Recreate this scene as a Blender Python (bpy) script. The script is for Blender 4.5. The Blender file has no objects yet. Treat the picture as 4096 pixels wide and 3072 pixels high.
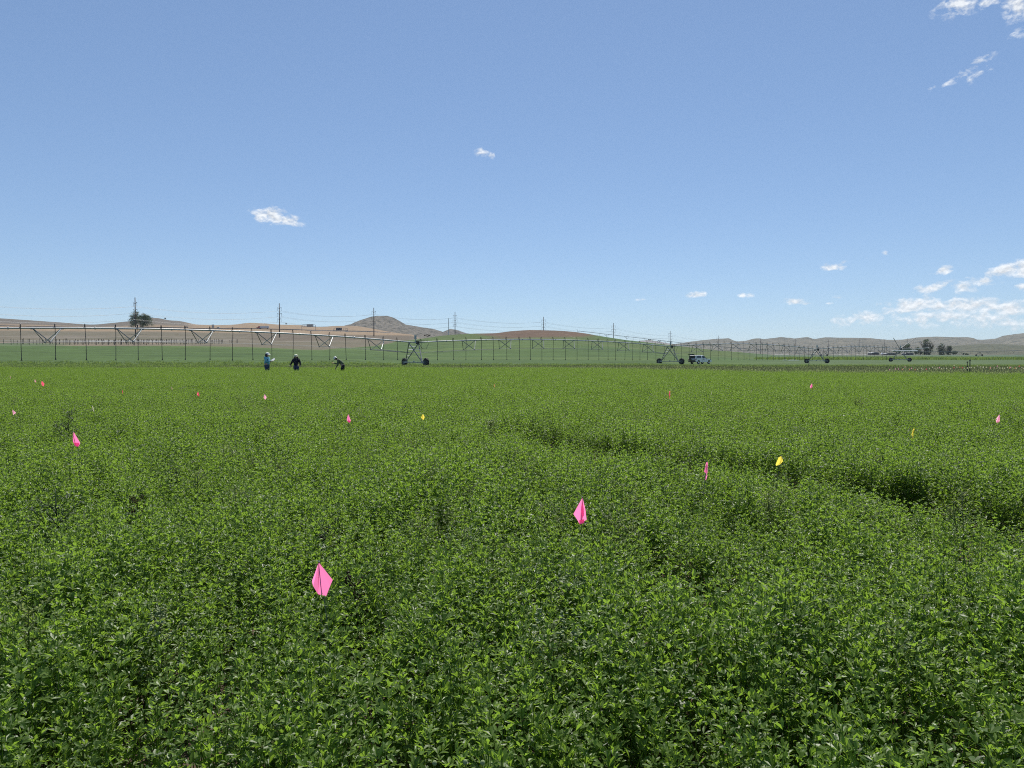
import bpy, math, random
import numpy as np
from mathutils import Vector, Matrix, Euler
rad = math.radians
S = bpy.context.scene
COL = S.collection

# ------------------------------------------------------------------ camera
F, CX, CY, CAMZ = 3000.0, 2048.0, 1536.0, 1.42        # focal length and centre in photo pixels
PITCH = math.atan(96 / F)
cam_d = bpy.data.cameras.new('camera'); cam = bpy.data.objects.new('camera', cam_d); COL.objects.link(cam)
cam_d.sensor_width = 36.0; cam_d.lens = 36.0 * F / 4096.0
cam_d.clip_start = 0.05; cam_d.clip_end = 90000
cam.location = (0, 0, CAMZ); cam.rotation_euler = (math.pi / 2 - PITCH, 0, 0)
S.camera = cam

# ------------------------------------------------------------------ sky, sun, exposure
SUN_EL, SUN_AZ = rad(61), rad(8)                       # azimuth measured from +Y (view direction) towards +X
SKY_G = 0.70
W = bpy.data.worlds.new('World'); S.world = W; W.use_nodes = True
nt = W.node_tree; nt.nodes.clear()
sky = nt.nodes.new('ShaderNodeTexSky'); sky.sky_type = 'NISHITA'; sky.sun_disc = False
sky.sun_elevation = SUN_EL; sky.sun_rotation = SUN_AZ
sky.altitude = 1500; sky.air_density = 1.0; sky.dust_density = 0.5; sky.ozone_density = 1.5
bg = nt.nodes.new('ShaderNodeBackground'); bg.inputs['Strength'].default_value = 0.135
out = nt.nodes.new('ShaderNodeOutputWorld')
gm = nt.nodes.new('ShaderNodeGamma'); gm.inputs['Gamma'].default_value = SKY_G; nt.links.new(sky.outputs[0], gm.inputs[0]); tint = nt.nodes.new('ShaderNodeMix'); tint.data_type = 'RGBA'; tint.blend_type = 'MULTIPLY'; tint.inputs[0].default_value = 1.0; tint.inputs[7].default_value = (0.825, 0.980, 1.18, 1); nt.links.new(gm.outputs[0], tint.inputs[6]); nt.links.new(tint.outputs[2], bg.inputs[0])
# clouds in the sky: (azimuth from +Y, elevation, half width, half height) in degrees, opacity, tilt
def cloud_from(x, y, w, h, op, tilt=0, soft=0.0):      # sizes measured in the photograph, turned into directions
    a, b = (x - CX) / F, (CY - y) / F; c_, s_ = math.cos(PITCH), math.sin(PITCH)
    d = Vector((a, c_ + b * s_, b * c_ - s_)); ln = d.length; d.normalize()
    return d, w / F / ln / 2, h / F / ln / 2, op, tilt, soft
CLOUDS = [cloud_from(*c) for c in (
 (1078, 860, 150, 70, 1.35, -4), (1148, 880, 130, 54, 1.15, -12), (1930, 610, 62, 40, .75, 0), (1972, 622, 52, 32, .7, 0),
 (3850, 2, 210, 120, .95, 10), (3945, 10, 130, 50, .7, 0), (4090, 18, 150, 120, 1.1, 10), (4075, 120, 90, 90, .6, 30),
 (3925, 245, 130, 46, .6, 20), (3930, 288, 150, 50, .6, 22), (3850, 300, 110, 40, .62, 24), (3800, 325, 130, 30, .55, 22), (3740, 345, 70, 22, .4, 25),
 (3332, 1070, 120, 36, 1.1, 0), (3375, 1052, 44, 24, .5, 30), (2785, 1180, 92, 32, 1.15, 8), (2970, 1180, 40, 22, .7, 0), (3002, 1180, 44, 26, .7, 0), (3170, 1206, 94, 28, 1.1, 0),
 (3240, 1213, 90, 12, .6, 4), (3312, 1213, 40, 14, .6, 0), (3347, 1194, 50, 22, .7, 0), (3400, 1203, 30, 14, .5, 0), (2575, 1198, 80, 14, .5, 0), (3540, 1012, 34, 24, .45, 0), (3472, 1032, 30, 10, .4, 0),
 (3770, 1082, 90, 38, 1.15, 14), (3900, 1069, 52, 14, .6, 8), (4030, 1080, 170, 70, 1.25, 6), (4100, 1075, 110, 90, 1.3, 0), (3925, 1124, 140, 44, 1.05, -6), (3720, 1152, 160, 46, 1.05, 10), (3845, 1150, 120, 60, 1.0, -10), (4085, 1146, 80, 46, .75, 0),
 (3640, 1222, 320, 76, 1.1, 8), (3860, 1224, 460, 82, 1.1, -3), (4080, 1234, 320, 78, 1.0, 0), (3480, 1266, 400, 60, .8, 8), (3820, 1266, 660, 96, .8, 0), (4060, 1290, 400, 86, .7, 0))]
tcw = nt.nodes.new('ShaderNodeTexCoord'); D = tcw.outputs['Generated']
def wn(typ, op=None, **kw):
    n = nt.nodes.new(typ)
    if op: n.operation = op
    return n
def wmath(op, a, b, clamp=False):
    n = wn('ShaderNodeMath', op); n.use_clamp = clamp
    for k, v in enumerate((a, b)):
        if isinstance(v, (int, float)): n.inputs[k].default_value = v
        else: nt.links.new(v, n.inputs[k])
    return n.outputs[0]
def wnoise(vec, sc, det, dist=0.0, rough=.6):
    n = nt.nodes.new('ShaderNodeTexNoise'); n.inputs['Scale'].default_value = sc; n.inputs['Detail'].default_value = det; n.inputs['Roughness'].default_value = rough; n.inputs['Distortion'].default_value = dist
    nt.links.new(vec, n.inputs['Vector']); return n.outputs['Fac']
mpw = nt.nodes.new('ShaderNodeMapping'); mpw.inputs['Scale'].default_value = (1, 1, 1.7); nt.links.new(D, mpw.inputs[0])
nA = wnoise(mpw.outputs[0], 70, 8, .25, .62)
mpl = nt.nodes.new('ShaderNodeMapping'); mpl.inputs['Scale'].default_value = (1, 1, 1.7); mpl.inputs['Location'].default_value = (0.0006, 0.001, 0.0052); nt.links.new(D, mpl.inputs[0])
nB = wnoise(mpl.outputs[0], 70, 8, .25, .62)
best = None; low = None
for d, hw, hh, op, tilt, soft in CLOUDS:
    x_ = d.cross(Vector((0, 0, 1))).normalized(); z_ = x_.cross(d).normalized()
    R = Matrix((x_, d, z_)).transposed() @ Matrix.Rotation(-rad(tilt), 3, 'Y')
    mp = nt.nodes.new('ShaderNodeMapping'); mp.vector_type = 'TEXTURE'; mp.inputs['Location'].default_value = d
    mp.inputs['Rotation'].default_value = R.to_euler('XYZ'); mp.inputs['Scale'].default_value = (hw * 1.25, 1.0, hh * 1.25); nt.links.new(D, mp.inputs[0])
    ln = wn('ShaderNodeVectorMath', 'LENGTH'); nt.links.new(mp.outputs[0], ln.inputs[0])
    e = wmath('MULTIPLY', wmath('SUBTRACT', 1.0, ln.outputs['Value'], True), op)
    best = e if best is None else wmath('MAXIMUM', best, e)
raw = wmath('ADD', wmath('MULTIPLY', best, 1.05), wmath('MULTIPLY', wmath('SUBTRACT', nA, 0.5), 3.0))
inside = wmath('GREATER_THAN', best, 0.001)
dens = wmath('MULTIPLY', wmath('MULTIPLY', wmath('SUBTRACT', raw, 0.26), 1.25, True), wmath('MULTIPLY', best, 3.2, True), True)
lit = wmath('ADD', 0.85, wmath('MULTIPLY', wmath('SUBTRACT', nA, nB), 1.0))  # cloud self-shading painted in from the noise shifted sunward
lit = wmath('MAXIMUM', wmath('MINIMUM', lit, 1.0), 0.70)
cc = wn('ShaderNodeCombineColor')
nt.links.new(wmath('MULTIPLY', lit, 0.93), cc.inputs[0]); nt.links.new(wmath('MULTIPLY', lit, 0.965), cc.inputs[1]); nt.links.new(lit, cc.inputs[2])
bgc = nt.nodes.new('ShaderNodeBackground'); nt.links.new(cc.outputs[0], bgc.inputs[0]); bgc.inputs['Strength'].default_value = 0.86
mxw = nt.nodes.new('ShaderNodeMixShader'); nt.links.new(wmath('MULTIPLY', dens, 0.92), mxw.inputs[0]); nt.links.new(bg.outputs[0], mxw.inputs[1]); nt.links.new(bgc.outputs[0], mxw.inputs[2])
nt.links.new(mxw.outputs[0], out.inputs[0])
sun_d = bpy.data.lights.new('sun', 'SUN'); sun = bpy.data.objects.new('sun', sun_d); COL.objects.link(sun)
sun_d.energy = 5.0; sun_d.angle = rad(0.53); sun_d.color = (1.0, 0.955, 0.88)
sv = Vector((math.cos(SUN_EL) * math.sin(SUN_AZ), math.cos(SUN_EL) * math.cos(SUN_AZ), math.sin(SUN_EL)))
sun.rotation_euler = sv.to_track_quat('Z', 'Y').to_euler(); sun.location = sv * 50
S.view_settings.view_transform = 'Standard'; S.view_settings.look = 'None'
S.view_settings.exposure = 0.3; S.view_settings.gamma = 1.0; S.view_settings.use_curve_mapping = False
S.render.engine = 'CYCLES'
cy = S.cycles
cy.max_bounces = 7; cy.diffuse_bounces = 3; cy.glossy_bounces = 2; cy.transmission_bounces = 4
cy.volume_bounces = 2; cy.transparent_max_bounces = 8
cy.volume_step_rate = 1.0; cy.volume_max_steps = 256
cy.use_denoising = False
cy.pixel_filter_type = 'BLACKMAN_HARRIS'; cy.filter_width = 1.05

rng = np.random.default_rng(7); random.seed(7)

def P(x, y, Y):                                        # a photo pixel seen at forward distance Y -> world point
    a, b = (x - CX) / F, (CY - y) / F
    c, s = math.cos(PITCH), math.sin(PITCH)
    k = Y / (c + b * s)
    return Vector((a * k, Y, CAMZ + (b * c - s) * k))

# ------------------------------------------------------------------ noise
def vnoise(x, y, seed=0):
    x = np.asarray(x, float); y = np.asarray(y, float)
    xi = np.floor(x).astype(np.int64); yi = np.floor(y).astype(np.int64)
    xf = x - xi; yf = y - yi
    def h(a, b):
        n = (a * 374761393 + b * 668265263 + seed * 982451653) & 0xffffffff
        n = ((n ^ (n >> 13)) * 1274126177) & 0xffffffff
        return ((n ^ (n >> 16)) & 0xffff) / 65535.0
    u = xf * xf * (3 - 2 * xf); v = yf * yf * (3 - 2 * yf)
    return (h(xi, yi) * (1 - u) + h(xi + 1, yi) * u) * (1 - v) + (h(xi, yi + 1) * (1 - u) + h(xi + 1, yi + 1) * u) * v
def fbm(x, y, seed=0, o=4):
    t = 0; a = 0.5; n = 0
    for i in range(o):
        t = t + a * vnoise(np.asarray(x) * 2 ** i, np.asarray(y) * 2 ** i, seed + i * 17); n += a; a *= 0.5
    return t / n
def sstep(a, b, x):
    t = np.clip((np.asarray(x, float) - a) / (b - a), 0, 1); return t * t * (3 - 2 * t)

# ------------------------------------------------------------------ materials
def new_mat(name):
    m = bpy.data.materials.new(name); m.use_nodes = True
    nt = m.node_tree
    return m, nt, nt.nodes['Principled BSDF'], nt.nodes['Material Output']
def N(nt, typ, **kw):
    n = nt.nodes.new(typ)
    for k, v in kw.items():
        if k.startswith('i_'):
            n.inputs[k[2:].replace('_', ' ')].default_value = v
        else: setattr(n, k, v)
    return n
def mix_rgb(nt, fac, a, b, blend='MIX'):
    n = nt.nodes.new('ShaderNodeMix'); n.data_type = 'RGBA'; n.blend_type = blend
    for sock, v in ((n.inputs[0], fac), (n.inputs[6], a), (n.inputs[7], b)):
        if hasattr(v, 'is_output') or isinstance(v, bpy.types.NodeSocket): nt.links.new(v, sock)
        elif isinstance(v, (tuple, list)): sock.default_value = (*v[:3], 1)
        else: sock.default_value = v
    return n.outputs[2]
def ramp(nt, val, stops):
    n = nt.nodes.new('ShaderNodeValToRGB'); e = n.color_ramp.elements
    while len(e) < len(stops): e.new(0.5)
    for el, (p, c) in zip(e, stops):
        el.position = p; el.color = (*c[:3], 1) if isinstance(c, (tuple, list)) else (c, c, c, 1)
    nt.links.new(val, n.inputs[0]); return n.outputs[0]
def noise(nt, scale, detail=4, rough=0.55, coord='Object', mapscale=None):
    tc = nt.nodes.new('ShaderNodeTexCoord'); n = nt.nodes.new('ShaderNodeTexNoise')
    n.inputs['Scale'].default_value = scale; n.inputs['Detail'].default_value = detail; n.inputs['Roughness'].default_value = rough
    v = tc.outputs[coord]
    if mapscale:
        mp = nt.nodes.new('ShaderNodeMapping'); mp.inputs['Scale'].default_value = mapscale
        nt.links.new(v, mp.inputs[0]); v = mp.outputs[0]
    nt.links.new(v, n.inputs['Vector']); return n.outputs['Fac']
def bump(nt, bsdf, h, strength=0.4, dist=0.02):
    b = nt.nodes.new('ShaderNodeBump'); b.inputs['Strength'].default_value = strength; b.inputs['Distance'].default_value = dist
    nt.links.new(h, b.inputs['Height']); nt.links.new(b.outputs[0], bsdf.inputs['Normal'])
def simple(name, c, rough=0.6, metal=0.0, var=0.25, scale=6.0, spec=0.5, transl=None):
    m, nt, b, o = new_mat(name)
    f = noise(nt, scale, 5)
    col = mix_rgb(nt, f, tuple(v * (1 - var) for v in c), tuple(min(1, v * (1 + var)) for v in c))
    nt.links.new(col, b.inputs['Base Color'])
    b.inputs['Roughness'].default_value = rough; b.inputs['Metallic'].default_value = metal
    b.inputs['Specular IOR Level'].default_value = spec
    if transl:
        t = nt.nodes.new('ShaderNodeBsdfTranslucent'); nt.links.new(col, t.inputs[0])
        mx = nt.nodes.new('ShaderNodeMixShader'); mx.inputs[0].default_value = transl
        nt.links.new(b.outputs[0], mx.inputs[1]); nt.links.new(t.outputs[0], mx.inputs[2]); nt.links.new(mx.outputs[0], o.inputs[0])
    return m
def leaf_mat(name, dark, light, tcol, transl=0.4, rough=0.42, spec=0.5):
    m, nt, b, o = new_mat(name)
    at = N(nt, 'ShaderNodeAttribute', attribute_name='tone')
    oi = nt.nodes.new('ShaderNodeObjectInfo')
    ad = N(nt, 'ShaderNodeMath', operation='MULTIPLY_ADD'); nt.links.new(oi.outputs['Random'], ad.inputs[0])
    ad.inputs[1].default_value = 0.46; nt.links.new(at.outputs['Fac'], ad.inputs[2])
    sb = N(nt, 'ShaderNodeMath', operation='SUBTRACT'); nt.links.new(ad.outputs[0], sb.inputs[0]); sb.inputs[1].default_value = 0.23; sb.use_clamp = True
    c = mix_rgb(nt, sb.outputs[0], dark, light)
    nt.links.new(c, b.inputs['Base Color']); b.inputs['Roughness'].default_value = rough; b.inputs['Specular IOR Level'].default_value = spec
    t = nt.nodes.new('ShaderNodeBsdfTranslucent')
    nt.links.new(mix_rgb(nt, sb.outputs[0], tuple(v * 0.7 for v in tcol), tcol), t.inputs[0])
    mx = nt.nodes.new('ShaderNodeMixShader'); mx.inputs[0].default_value = transl
    nt.links.new(b.outputs[0], mx.inputs[1]); nt.links.new(t.outputs[0], mx.inputs[2]); nt.links.new(mx.outputs[0], o.inputs[0])
    return m

M = {}
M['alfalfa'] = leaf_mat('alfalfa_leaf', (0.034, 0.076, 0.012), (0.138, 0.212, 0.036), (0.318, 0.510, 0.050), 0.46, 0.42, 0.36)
M['grass'] = leaf_mat('grass_blade', (0.130, 0.175, 0.080), (0.240, 0.280, 0.150), (0.50, 0.58, 0.24), 0.55, 0.55, 0.3)
M['fieldgrass'] = leaf_mat('field_grass', (0.083, 0.130, 0.036), (0.115, 0.164, 0.050), (0.27, 0.38, 0.085), 0.48, 0.55, 0.3)
M['seedgrass'] = leaf_mat('seed_grass', (0.075, 0.105, 0.050), (0.16, 0.17, 0.10), (0.22, 0.25, 0.11), 0.30, 0.55, 0.3)
M['weed'] = leaf_mat('weed_leaf', (0.080, 0.120, 0.040), (0.18, 0.22, 0.08), (0.36, 0.44, 0.12), 0.45, 0.5, 0.3)
M['dockbrown'] = leaf_mat('dry_dock', (0.030, 0.018, 0.012), (0.075, 0.042, 0.025), (0.07, 0.04, 0.02), 0.15, 0.8, 0.2)
M['darkweed'] = leaf_mat('dark_weed', (0.018, 0.035, 0.016), (0.045, 0.070, 0.028), (0.07, 0.11, 0.03), 0.25, 0.6, 0.3)
M['tree'] = leaf_mat('tree_leaf', (0.030, 0.055, 0.022), (0.070, 0.105, 0.045), (0.11, 0.16, 0.05), 0.30, 0.5, 0.3)
M['bark'] = simple('bark', (0.13, 0.10, 0.08), 0.9, scale=1.5)
M['galv'] = simple('galvanised_steel', (0.40, 0.42, 0.42), 0.5, 0.25, 0.15, 3.0)
M['galv_dark'] = simple('galvanised_bracket', (0.17, 0.185, 0.19), 0.55, 0.2, 0.2, 3.0)  # dark copy of the steel, shade of backlit faces put into its colour
M['hose'] = simple('black_hose', (0.012, 0.012, 0.013), 0.5, 0, 0.2)
M['rubber'] = simple('tyre_rubber', (0.018, 0.018, 0.019), 0.75, 0, 0.3, 5)
M['white'] = simple('white_paint', (0.86, 0.86, 0.85), 0.5, 0, 0.03, 2)
M['greybox'] = simple('grey_box', (0.36, 0.40, 0.42), 0.5, 0, 0.08)
M['pole'] = simple('weathered_pole', (0.10, 0.075, 0.058), 0.85, 0, 0.3, 0.6)
M['insul'] = simple('insulator', (0.55, 0.56, 0.57), 0.4)
M['wire'] = simple('power_wire', (0.16, 0.17, 0.18), 0.5, 0.4)
M['glass'] = simple('dark_glass', (0.014, 0.017, 0.020), 0.08, 0, 0.1, 1, 0.6)
M['dark'] = simple('dark_trim', (0.020, 0.021, 0.023), 0.6)
M['chrome'] = simple('bumper_metal', (0.55, 0.56, 0.57), 0.25, 0.9, 0.05)
M['redlamp'] = simple('tail_lamp', (0.35, 0.015, 0.015), 0.25)
M['red'] = simple('red_cab', (0.36, 0.025, 0.03), 0.4)
M['trailer'] = simple('trailer_side', (0.60, 0.61, 0.62), 0.45, 0, 0.05, 0.3)
M['signback'] = simple('sign_back', (0.22, 0.23, 0.24), 0.55, 0.3, 0.12)
M['signdark'] = simple('sign_dark', (0.02, 0.022, 0.035), 0.5)
M['skin'] = simple('skin', (0.40, 0.24, 0.17), 0.55, 0, 0.08, 20)
M['hair'] = simple('hair', (0.018, 0.012, 0.009), 0.6, 0, 0.3, 30)
M['cap'] = simple('cap_cloth', (0.72, 0.72, 0.70), 0.8, 0, 0.06, 12)
M['hatpale'] = simple('hat_pale_yellow', (0.70, 0.72, 0.52), 0.8, 0, 0.06, 12)
M['teal'] = simple('blue_shirt', (0.15, 0.42, 0.52), 0.85, 0, 0.10, 12)
M['navy'] = simple('navy_hoodie', (0.010, 0.011, 0.024), 0.9, 0, 0.15, 12)
M['jean'] = simple('jeans', (0.040, 0.058, 0.115), 0.9, 0, 0.15, 12)
M['olive'] = simple('olive_shirt', (0.10, 0.125, 0.07), 0.9, 0, 0.12, 12)
M['blackcloth'] = simple('black_trousers', (0.012, 0.012, 0.014), 0.9, 0, 0.15, 12)
M['paper'] = simple('paper', (0.82, 0.82, 0.80), 0.7, 0, 0.02)
M['sole'] = simple('boot', (0.04, 0.03, 0.022), 0.8)
M['post'] = simple('vine_post', (0.12, 0.095, 0.075), 0.9, 0, 0.3, 2)
M['plastic_white'] = simple('white_plastic', (0.75, 0.76, 0.76), 0.5, 0, 0.05, 0.5)
M['shed'] = simple('dark_shed', (0.05, 0.055, 0.065), 0.7, 0, 0.2, 0.4)
M['asphalt'] = simple('asphalt', (0.09, 0.09, 0.09), 0.9, 0, 0.15, 0.5)
M['rail'] = simple('guard_rail', (0.42, 0.43, 0.43), 0.5, 0.5)
for nm, c in (('pink', (1.0, 0.23, 0.48)), ('redpink', (0.90, 0.12, 0.20)), ('palepink', (0.92, 0.42, 0.56)),
              ('yellow', (0.92, 0.74, 0.10)), ('palewhite', (0.72, 0.68, 0.48)), ('orange', (0.85, 0.38, 0.20))):
    M['flag_' + nm] = simple('flag_' + nm, c, 0.45, 0, 0.05, 30, 0.2, transl=0.82)

# ------------------------------------------------------------------ mesh helpers
class MB:
    def __init__(s): s.v = []; s.f = []; s.m = []; s.t = []
    def add(s, verts, faces, mi=0, tone=0.5):
        o = len(s.v); s.v += [tuple(v) for v in verts]; s.f += [tuple(i + o for i in f) for f in faces]
        s.m += [mi] * len(faces); s.t += [tone] * len(verts)
    def box(s, c, size, rot=None, mi=0, taper=1.0):
        x, y, z = (v / 2 for v in size); vs = []
        for k, (sx, sy, sz) in enumerate([(-1,-1,-1),(1,-1,-1),(1,1,-1),(-1,1,-1),(-1,-1,1),(1,-1,1),(1,1,1),(-1,1,1)]):
            tt = taper if sz > 0 else 1
            p = Vector((sx * x * tt, sy * y * tt, sz * z))
            if rot: p = rot @ p
            vs.append(p + Vector(c))
        s.add(vs, [(0,3,2,1),(4,5,6,7),(0,1,5,4),(1,2,6,5),(2,3,7,6),(3,0,4,7)], mi)
    def tube(s, pts, r, n=8, mi=0, cap=True, tone=0.5):
        pts = [Vector(p) for p in pts]; rs = r if isinstance(r, (list, tuple)) else [r] * len(pts)
        rings = []
        for i, p in enumerate(pts):
            d = (pts[min(i + 1, len(pts) - 1)] - pts[max(i - 1, 0)])
            if d.length < 1e-9: d = Vector((0, 0, 1))
            d.normalize()
            a = d.cross(Vector((0, 0, 1)) if abs(d.z) < 0.95 else Vector((1, 0, 0))).normalized(); b = d.cross(a)
            rings.append([p + (a * math.cos(2 * math.pi * k / n) + b * math.sin(2 * math.pi * k / n)) * rs[i] for k in range(n)])
        vs = [q for ring in rings for q in ring]; fs = []
        for i in range(len(pts) - 1):
            for k in range(n):
                fs.append((i * n + k, i * n + (k + 1) % n, (i + 1) * n + (k + 1) % n, (i + 1) * n + k))
        if cap: fs += [tuple(range(n))[::-1], tuple((len(pts) - 1) * n + k for k in range(n))]
        s.add(vs, fs, mi, tone)
    def lathe(s, prof, n=16, c=(0, 0, 0), axis='Z', mi=0):
        c = Vector(c); vs = []
        for r, h in prof:
            for k in range(n):
                a = 2 * math.pi * k / n
                q = Vector((r * math.cos(a), r * math.sin(a), h))
                if axis == 'Y': q = Vector((q.x, q.z, q.y))
                if axis == 'X': q = Vector((q.z, q.x, q.y))
                vs.append(c + q)
        fs = []
        for i in range(len(prof) - 1):
            for k in range(n): fs.append((i * n + k, i * n + (k + 1) % n, (i + 1) * n + (k + 1) % n, (i + 1) * n + k))
        s.add(vs, fs, mi)
    def prism(s, outline, y0, y1, mi=0):           # outline in (x,z), extruded along y
        n = len(outline)
        vs = [(x, y0, z) for x, z in outline] + [(x, y1, z) for x, z in outline]
        fs = [tuple(range(n)), tuple(range(2 * n - 1, n - 1, -1))] + [(i, i + n, (i + 1) % n + n, (i + 1) % n) for i in range(n)]
        s.add(vs, fs, mi)
    def mesh(s, name, mats, smooth=False, tone=False):
        me = bpy.data.meshes.new(name); me.from_pydata(s.v, [], s.f)
        for m in (mats if isinstance(mats, (list, tuple)) else [mats]): me.materials.append(m)
        if any(s.m): me.polygons.foreach_set('material_index', s.m)
        if smooth: me.polygons.foreach_set('use_smooth', [True] * len(me.polygons))
        if tone:
            a = me.attributes.new('tone', 'FLOAT', 'POINT'); a.data.foreach_set('value', s.t)
        me.update(); return me
    def build(s, name, mats, parent=None, smooth=False, tone=False, bevel=0):
        o = bpy.data.objects.new(name, s.mesh(name, mats, smooth, tone)); COL.objects.link(o)
        if parent: o.parent = parent
        if bevel:
            b = o.modifiers.new('bevel', 'BEVEL'); b.width = bevel; b.segments = 2; b.limit_method = 'ANGLE'
        return o
def tag(o, label=None, cat=None, group=None, kind=None):
    for k, v in (('label', label), ('category', cat), ('group', group), ('kind', kind)):
        if v: o[k] = v
    return o
def empty(name, loc=(0, 0, 0), rz=0):
    o = bpy.data.objects.new(name, None); COL.objects.link(o); o.location = loc; o.rotation_euler = (0, 0, rz)
    o.empty_display_size = 0.2; return o
def copy_tree(o, parent=None):
    c = o.copy(); COL.objects.link(c); c.parent = parent
    for ch in list(o.children): copy_tree(ch, c)
    return c

# ------------------------------------------------------------------ terrain
Z0 = lambda Y: 0.0048 * max(0, Y - 2) if Y < 111 else 0.52
# columns of the land: photo x -> (forward distance, photo y of the surface there)
L = [(111, 1466), (150, 1437), (230, None), (350, None), (545, None), (900, None), (1200, None), (1500, None)]
TAB = {}
def colL(x, y230, y350, y545, y900, y1200, y1500, y111=1466, y150=1436):
    TAB[x] = [(111, y111), (150, y150), (230, y230), (350, y350), (545, y545), (900, y900), (1200, y1200), (1500, y1500), (1900, y1500 + 14)]
colL(-3000, 1383, 1370, 1355, 1322, 1306, 1268)
colL(-600, 1383, 1370, 1355, 1322, 1306, 1262)
colL(0, 1383, 1369, 1354, 1321, 1306, 1272)
colL(150, 1384, 1370, 1354, 1322, 1308, 1281)
colL(300, 1385, 1371, 1354, 1324, 1311, 1293)
colL(375, 1386, 1371, 1354, 1325, 1312, 1298)
colL(450, 1386, 1372, 1354, 1325, 1313, 1291)
colL(540, 1386, 1372, 1354, 1325, 1313, 1282)
colL(605, 1386, 1372, 1355, 1325, 1313, 1270)
colL(640, 1386, 1372, 1355, 1325, 1313, 1271)
colL(680, 1386, 1372, 1356, 1326, 1313, 1281)
colL(720, 1387, 1372, 1357, 1327, 1314, 1281)
colL(780, 1387, 1373, 1358, 1328, 1315, 1296)
colL(850, 1388, 1373, 1359, 1329, 1316, 1299)
colL(940, 1389, 1374, 1360, 1330, 1316, 1297)
colL(1000, 1390, 1375, 1361, 1331, 1317, 1289)
colL(1050, 1392, 1376, 1361, 1331, 1318, 1291)
colL(1120, 1395, 1378, 1362, 1332, 1320, 1297)
colL(1200, 1400, 1381, 1362, 1334, 1322, 1299)
colL(1280, 1402, 1383, 1362, 1336, 1324, 1308)
colL(1340, 1400, 1383, 1361, 1337, 1326, 1303)
colL(1420, 1400, 1384, 1361, 1338, 1328, 1301)
def colC(x, crest, Yc=450, y150=1452, y230=1426, y350=None):
    if y350 is None: y350 = 1426 + (crest - 1426) * 0.62
    zc = P(x, crest, Yc).z
    TAB[x] = [(111, 1466), (150, y150), (230, y230), (350, y350), (Yc, crest), ('z', 560, zc * 0.86), ('z', 900, min(zc * 0.8, 34) if x < 1800 else zc * 0.4), ('z', 1500, 28 if x < 1800 else 6), ('z', 1900, 20 if x < 1800 else 5)]
TAB[1500] = [(111, 1466), (150, 1442), (230, 1404), (350, 1386), (450, 1377), (545, 1362), (900, 1339), (1200, 1329), (1500, 1315), (1900, 1325)]
TAB[1580] = [(111, 1466), (150, 1446), (230, 1412), (350, 1388), (450, 1368), (545, 1362), (900, 1340), (1200, 1333), (1500, 1331), (1900, 1335)]
TAB[1660] = [(111, 1466), (150, 1448), (230, 1418), (350, 1388), (450, 1355), ('z', 545, 15), (900, 1342), (1200, 1340), (1500, 1340), (1900, 1342)]
for x, c in ((1720, 1347), (1800, 1337), (1900, 1331), (1980, 1330), (2050, 1321), (2120, 1316), (2220, 1318), (2300, 1324), (2400, 1341), (2500, 1357), (2600, 1369)):
    colC(x, c)
colC(2690, 1379, 450, 1460, 1441, 1413); colC(2800, 1393, 450, 1460, 1446, 1422); colC(2900, 1403, 450, 1460, 1447, 1426)
for x, c in ((3000, 1412), (3100, 1420), (3200, 1425), (3600, 1427), (3900, 1428), (4200, 1428), (7100, 1428)):
    TAB[x] = [(111, 1467), (150, 1460.5), (197, 1453), (240, 1445), (300, 1438), (350, 1434), (450, c), ('z', 700, max(6, P(x, c, 450).z)), ('z', 1200, 9), ('z', 1900, 6)]
TX = sorted(TAB)
YR = np.concatenate([np.linspace(-25, 30, 12), np.geomspace(33, 1900, 230), np.geomspace(2000, 30000, 26)])
def col_profile(x):
    ys, zs = [-100, 2], [0, 0]
    for e in TAB[x]:
        if e[0] == 'z': ys.append(e[1]); zs.append(e[2])
        else: ys.append(e[0]); zs.append(P(x, e[1], e[0]).z)
    ys += [3500, 40000]; zs += [0.0, -30.0]
    return np.interp(YR, ys, zs)
PROF = np.array([col_profile(x) for x in TX])                       # key columns x rows
UX = np.concatenate([np.arange(-3000, -200, 60), np.arange(-200, 4300, 7), np.arange(4300, 7101, 60)]).astype(float)
TG = np.array([np.interp(UX, TX, PROF[:, j]) for j in range(len(YR))])   # rows x columns
kern = np.array([1, 3, 4, 3, 1], float); kern /= kern.sum()
def smooth_axis(a, ax, n=1):
    for _ in range(n):
        p = np.pad(a, [(2, 2) if i == ax else (0, 0) for i in range(2)], mode='edge')
        a = sum(kern[k] * (p[k:k + a.shape[0], :] if ax == 0 else p[:, k:k + a.shape[1]]) for k in range(5))
    return a
TG = smooth_axis(smooth_axis(TG, 1, 3), 0, 1)
UU = (UX - CX) / F
def height(X, Y):
    X = np.asarray(X, float); Y = np.asarray(Y, float)
    u = np.clip(X / np.maximum(Y, 30), UU[0], UU[-1]); Yc = np.clip(Y, YR[0], YR[-1])
    i = np.clip(np.searchsorted(UU, u) - 1, 0, len(UU) - 2); j = np.clip(np.searchsorted(YR, Yc) - 1, 0, len(YR) - 2)
    a = (u - UU[i]) / (UU[i + 1] - UU[i]); b = (Yc - YR[j]) / (YR[j + 1] - YR[j])
    z = (TG[j, i] * (1 - a) + TG[j, i + 1] * a) * (1 - b) + (TG[j + 1, i] * (1 - a) + TG[j + 1, i + 1] * a) * b
    amp = sstep(120, 900, Y) * 1.6 * (1 - sstep(2500, 5000, Y))
    z = z + amp * (fbm(X / 60, Y / 60, 3) - 0.5) + sstep(130, 300, Y) * 0.25 * (fbm(X / 9, Y / 9, 5) - 0.5)
    return z
def hz(X, Y): return float(height(X, Y))

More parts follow.
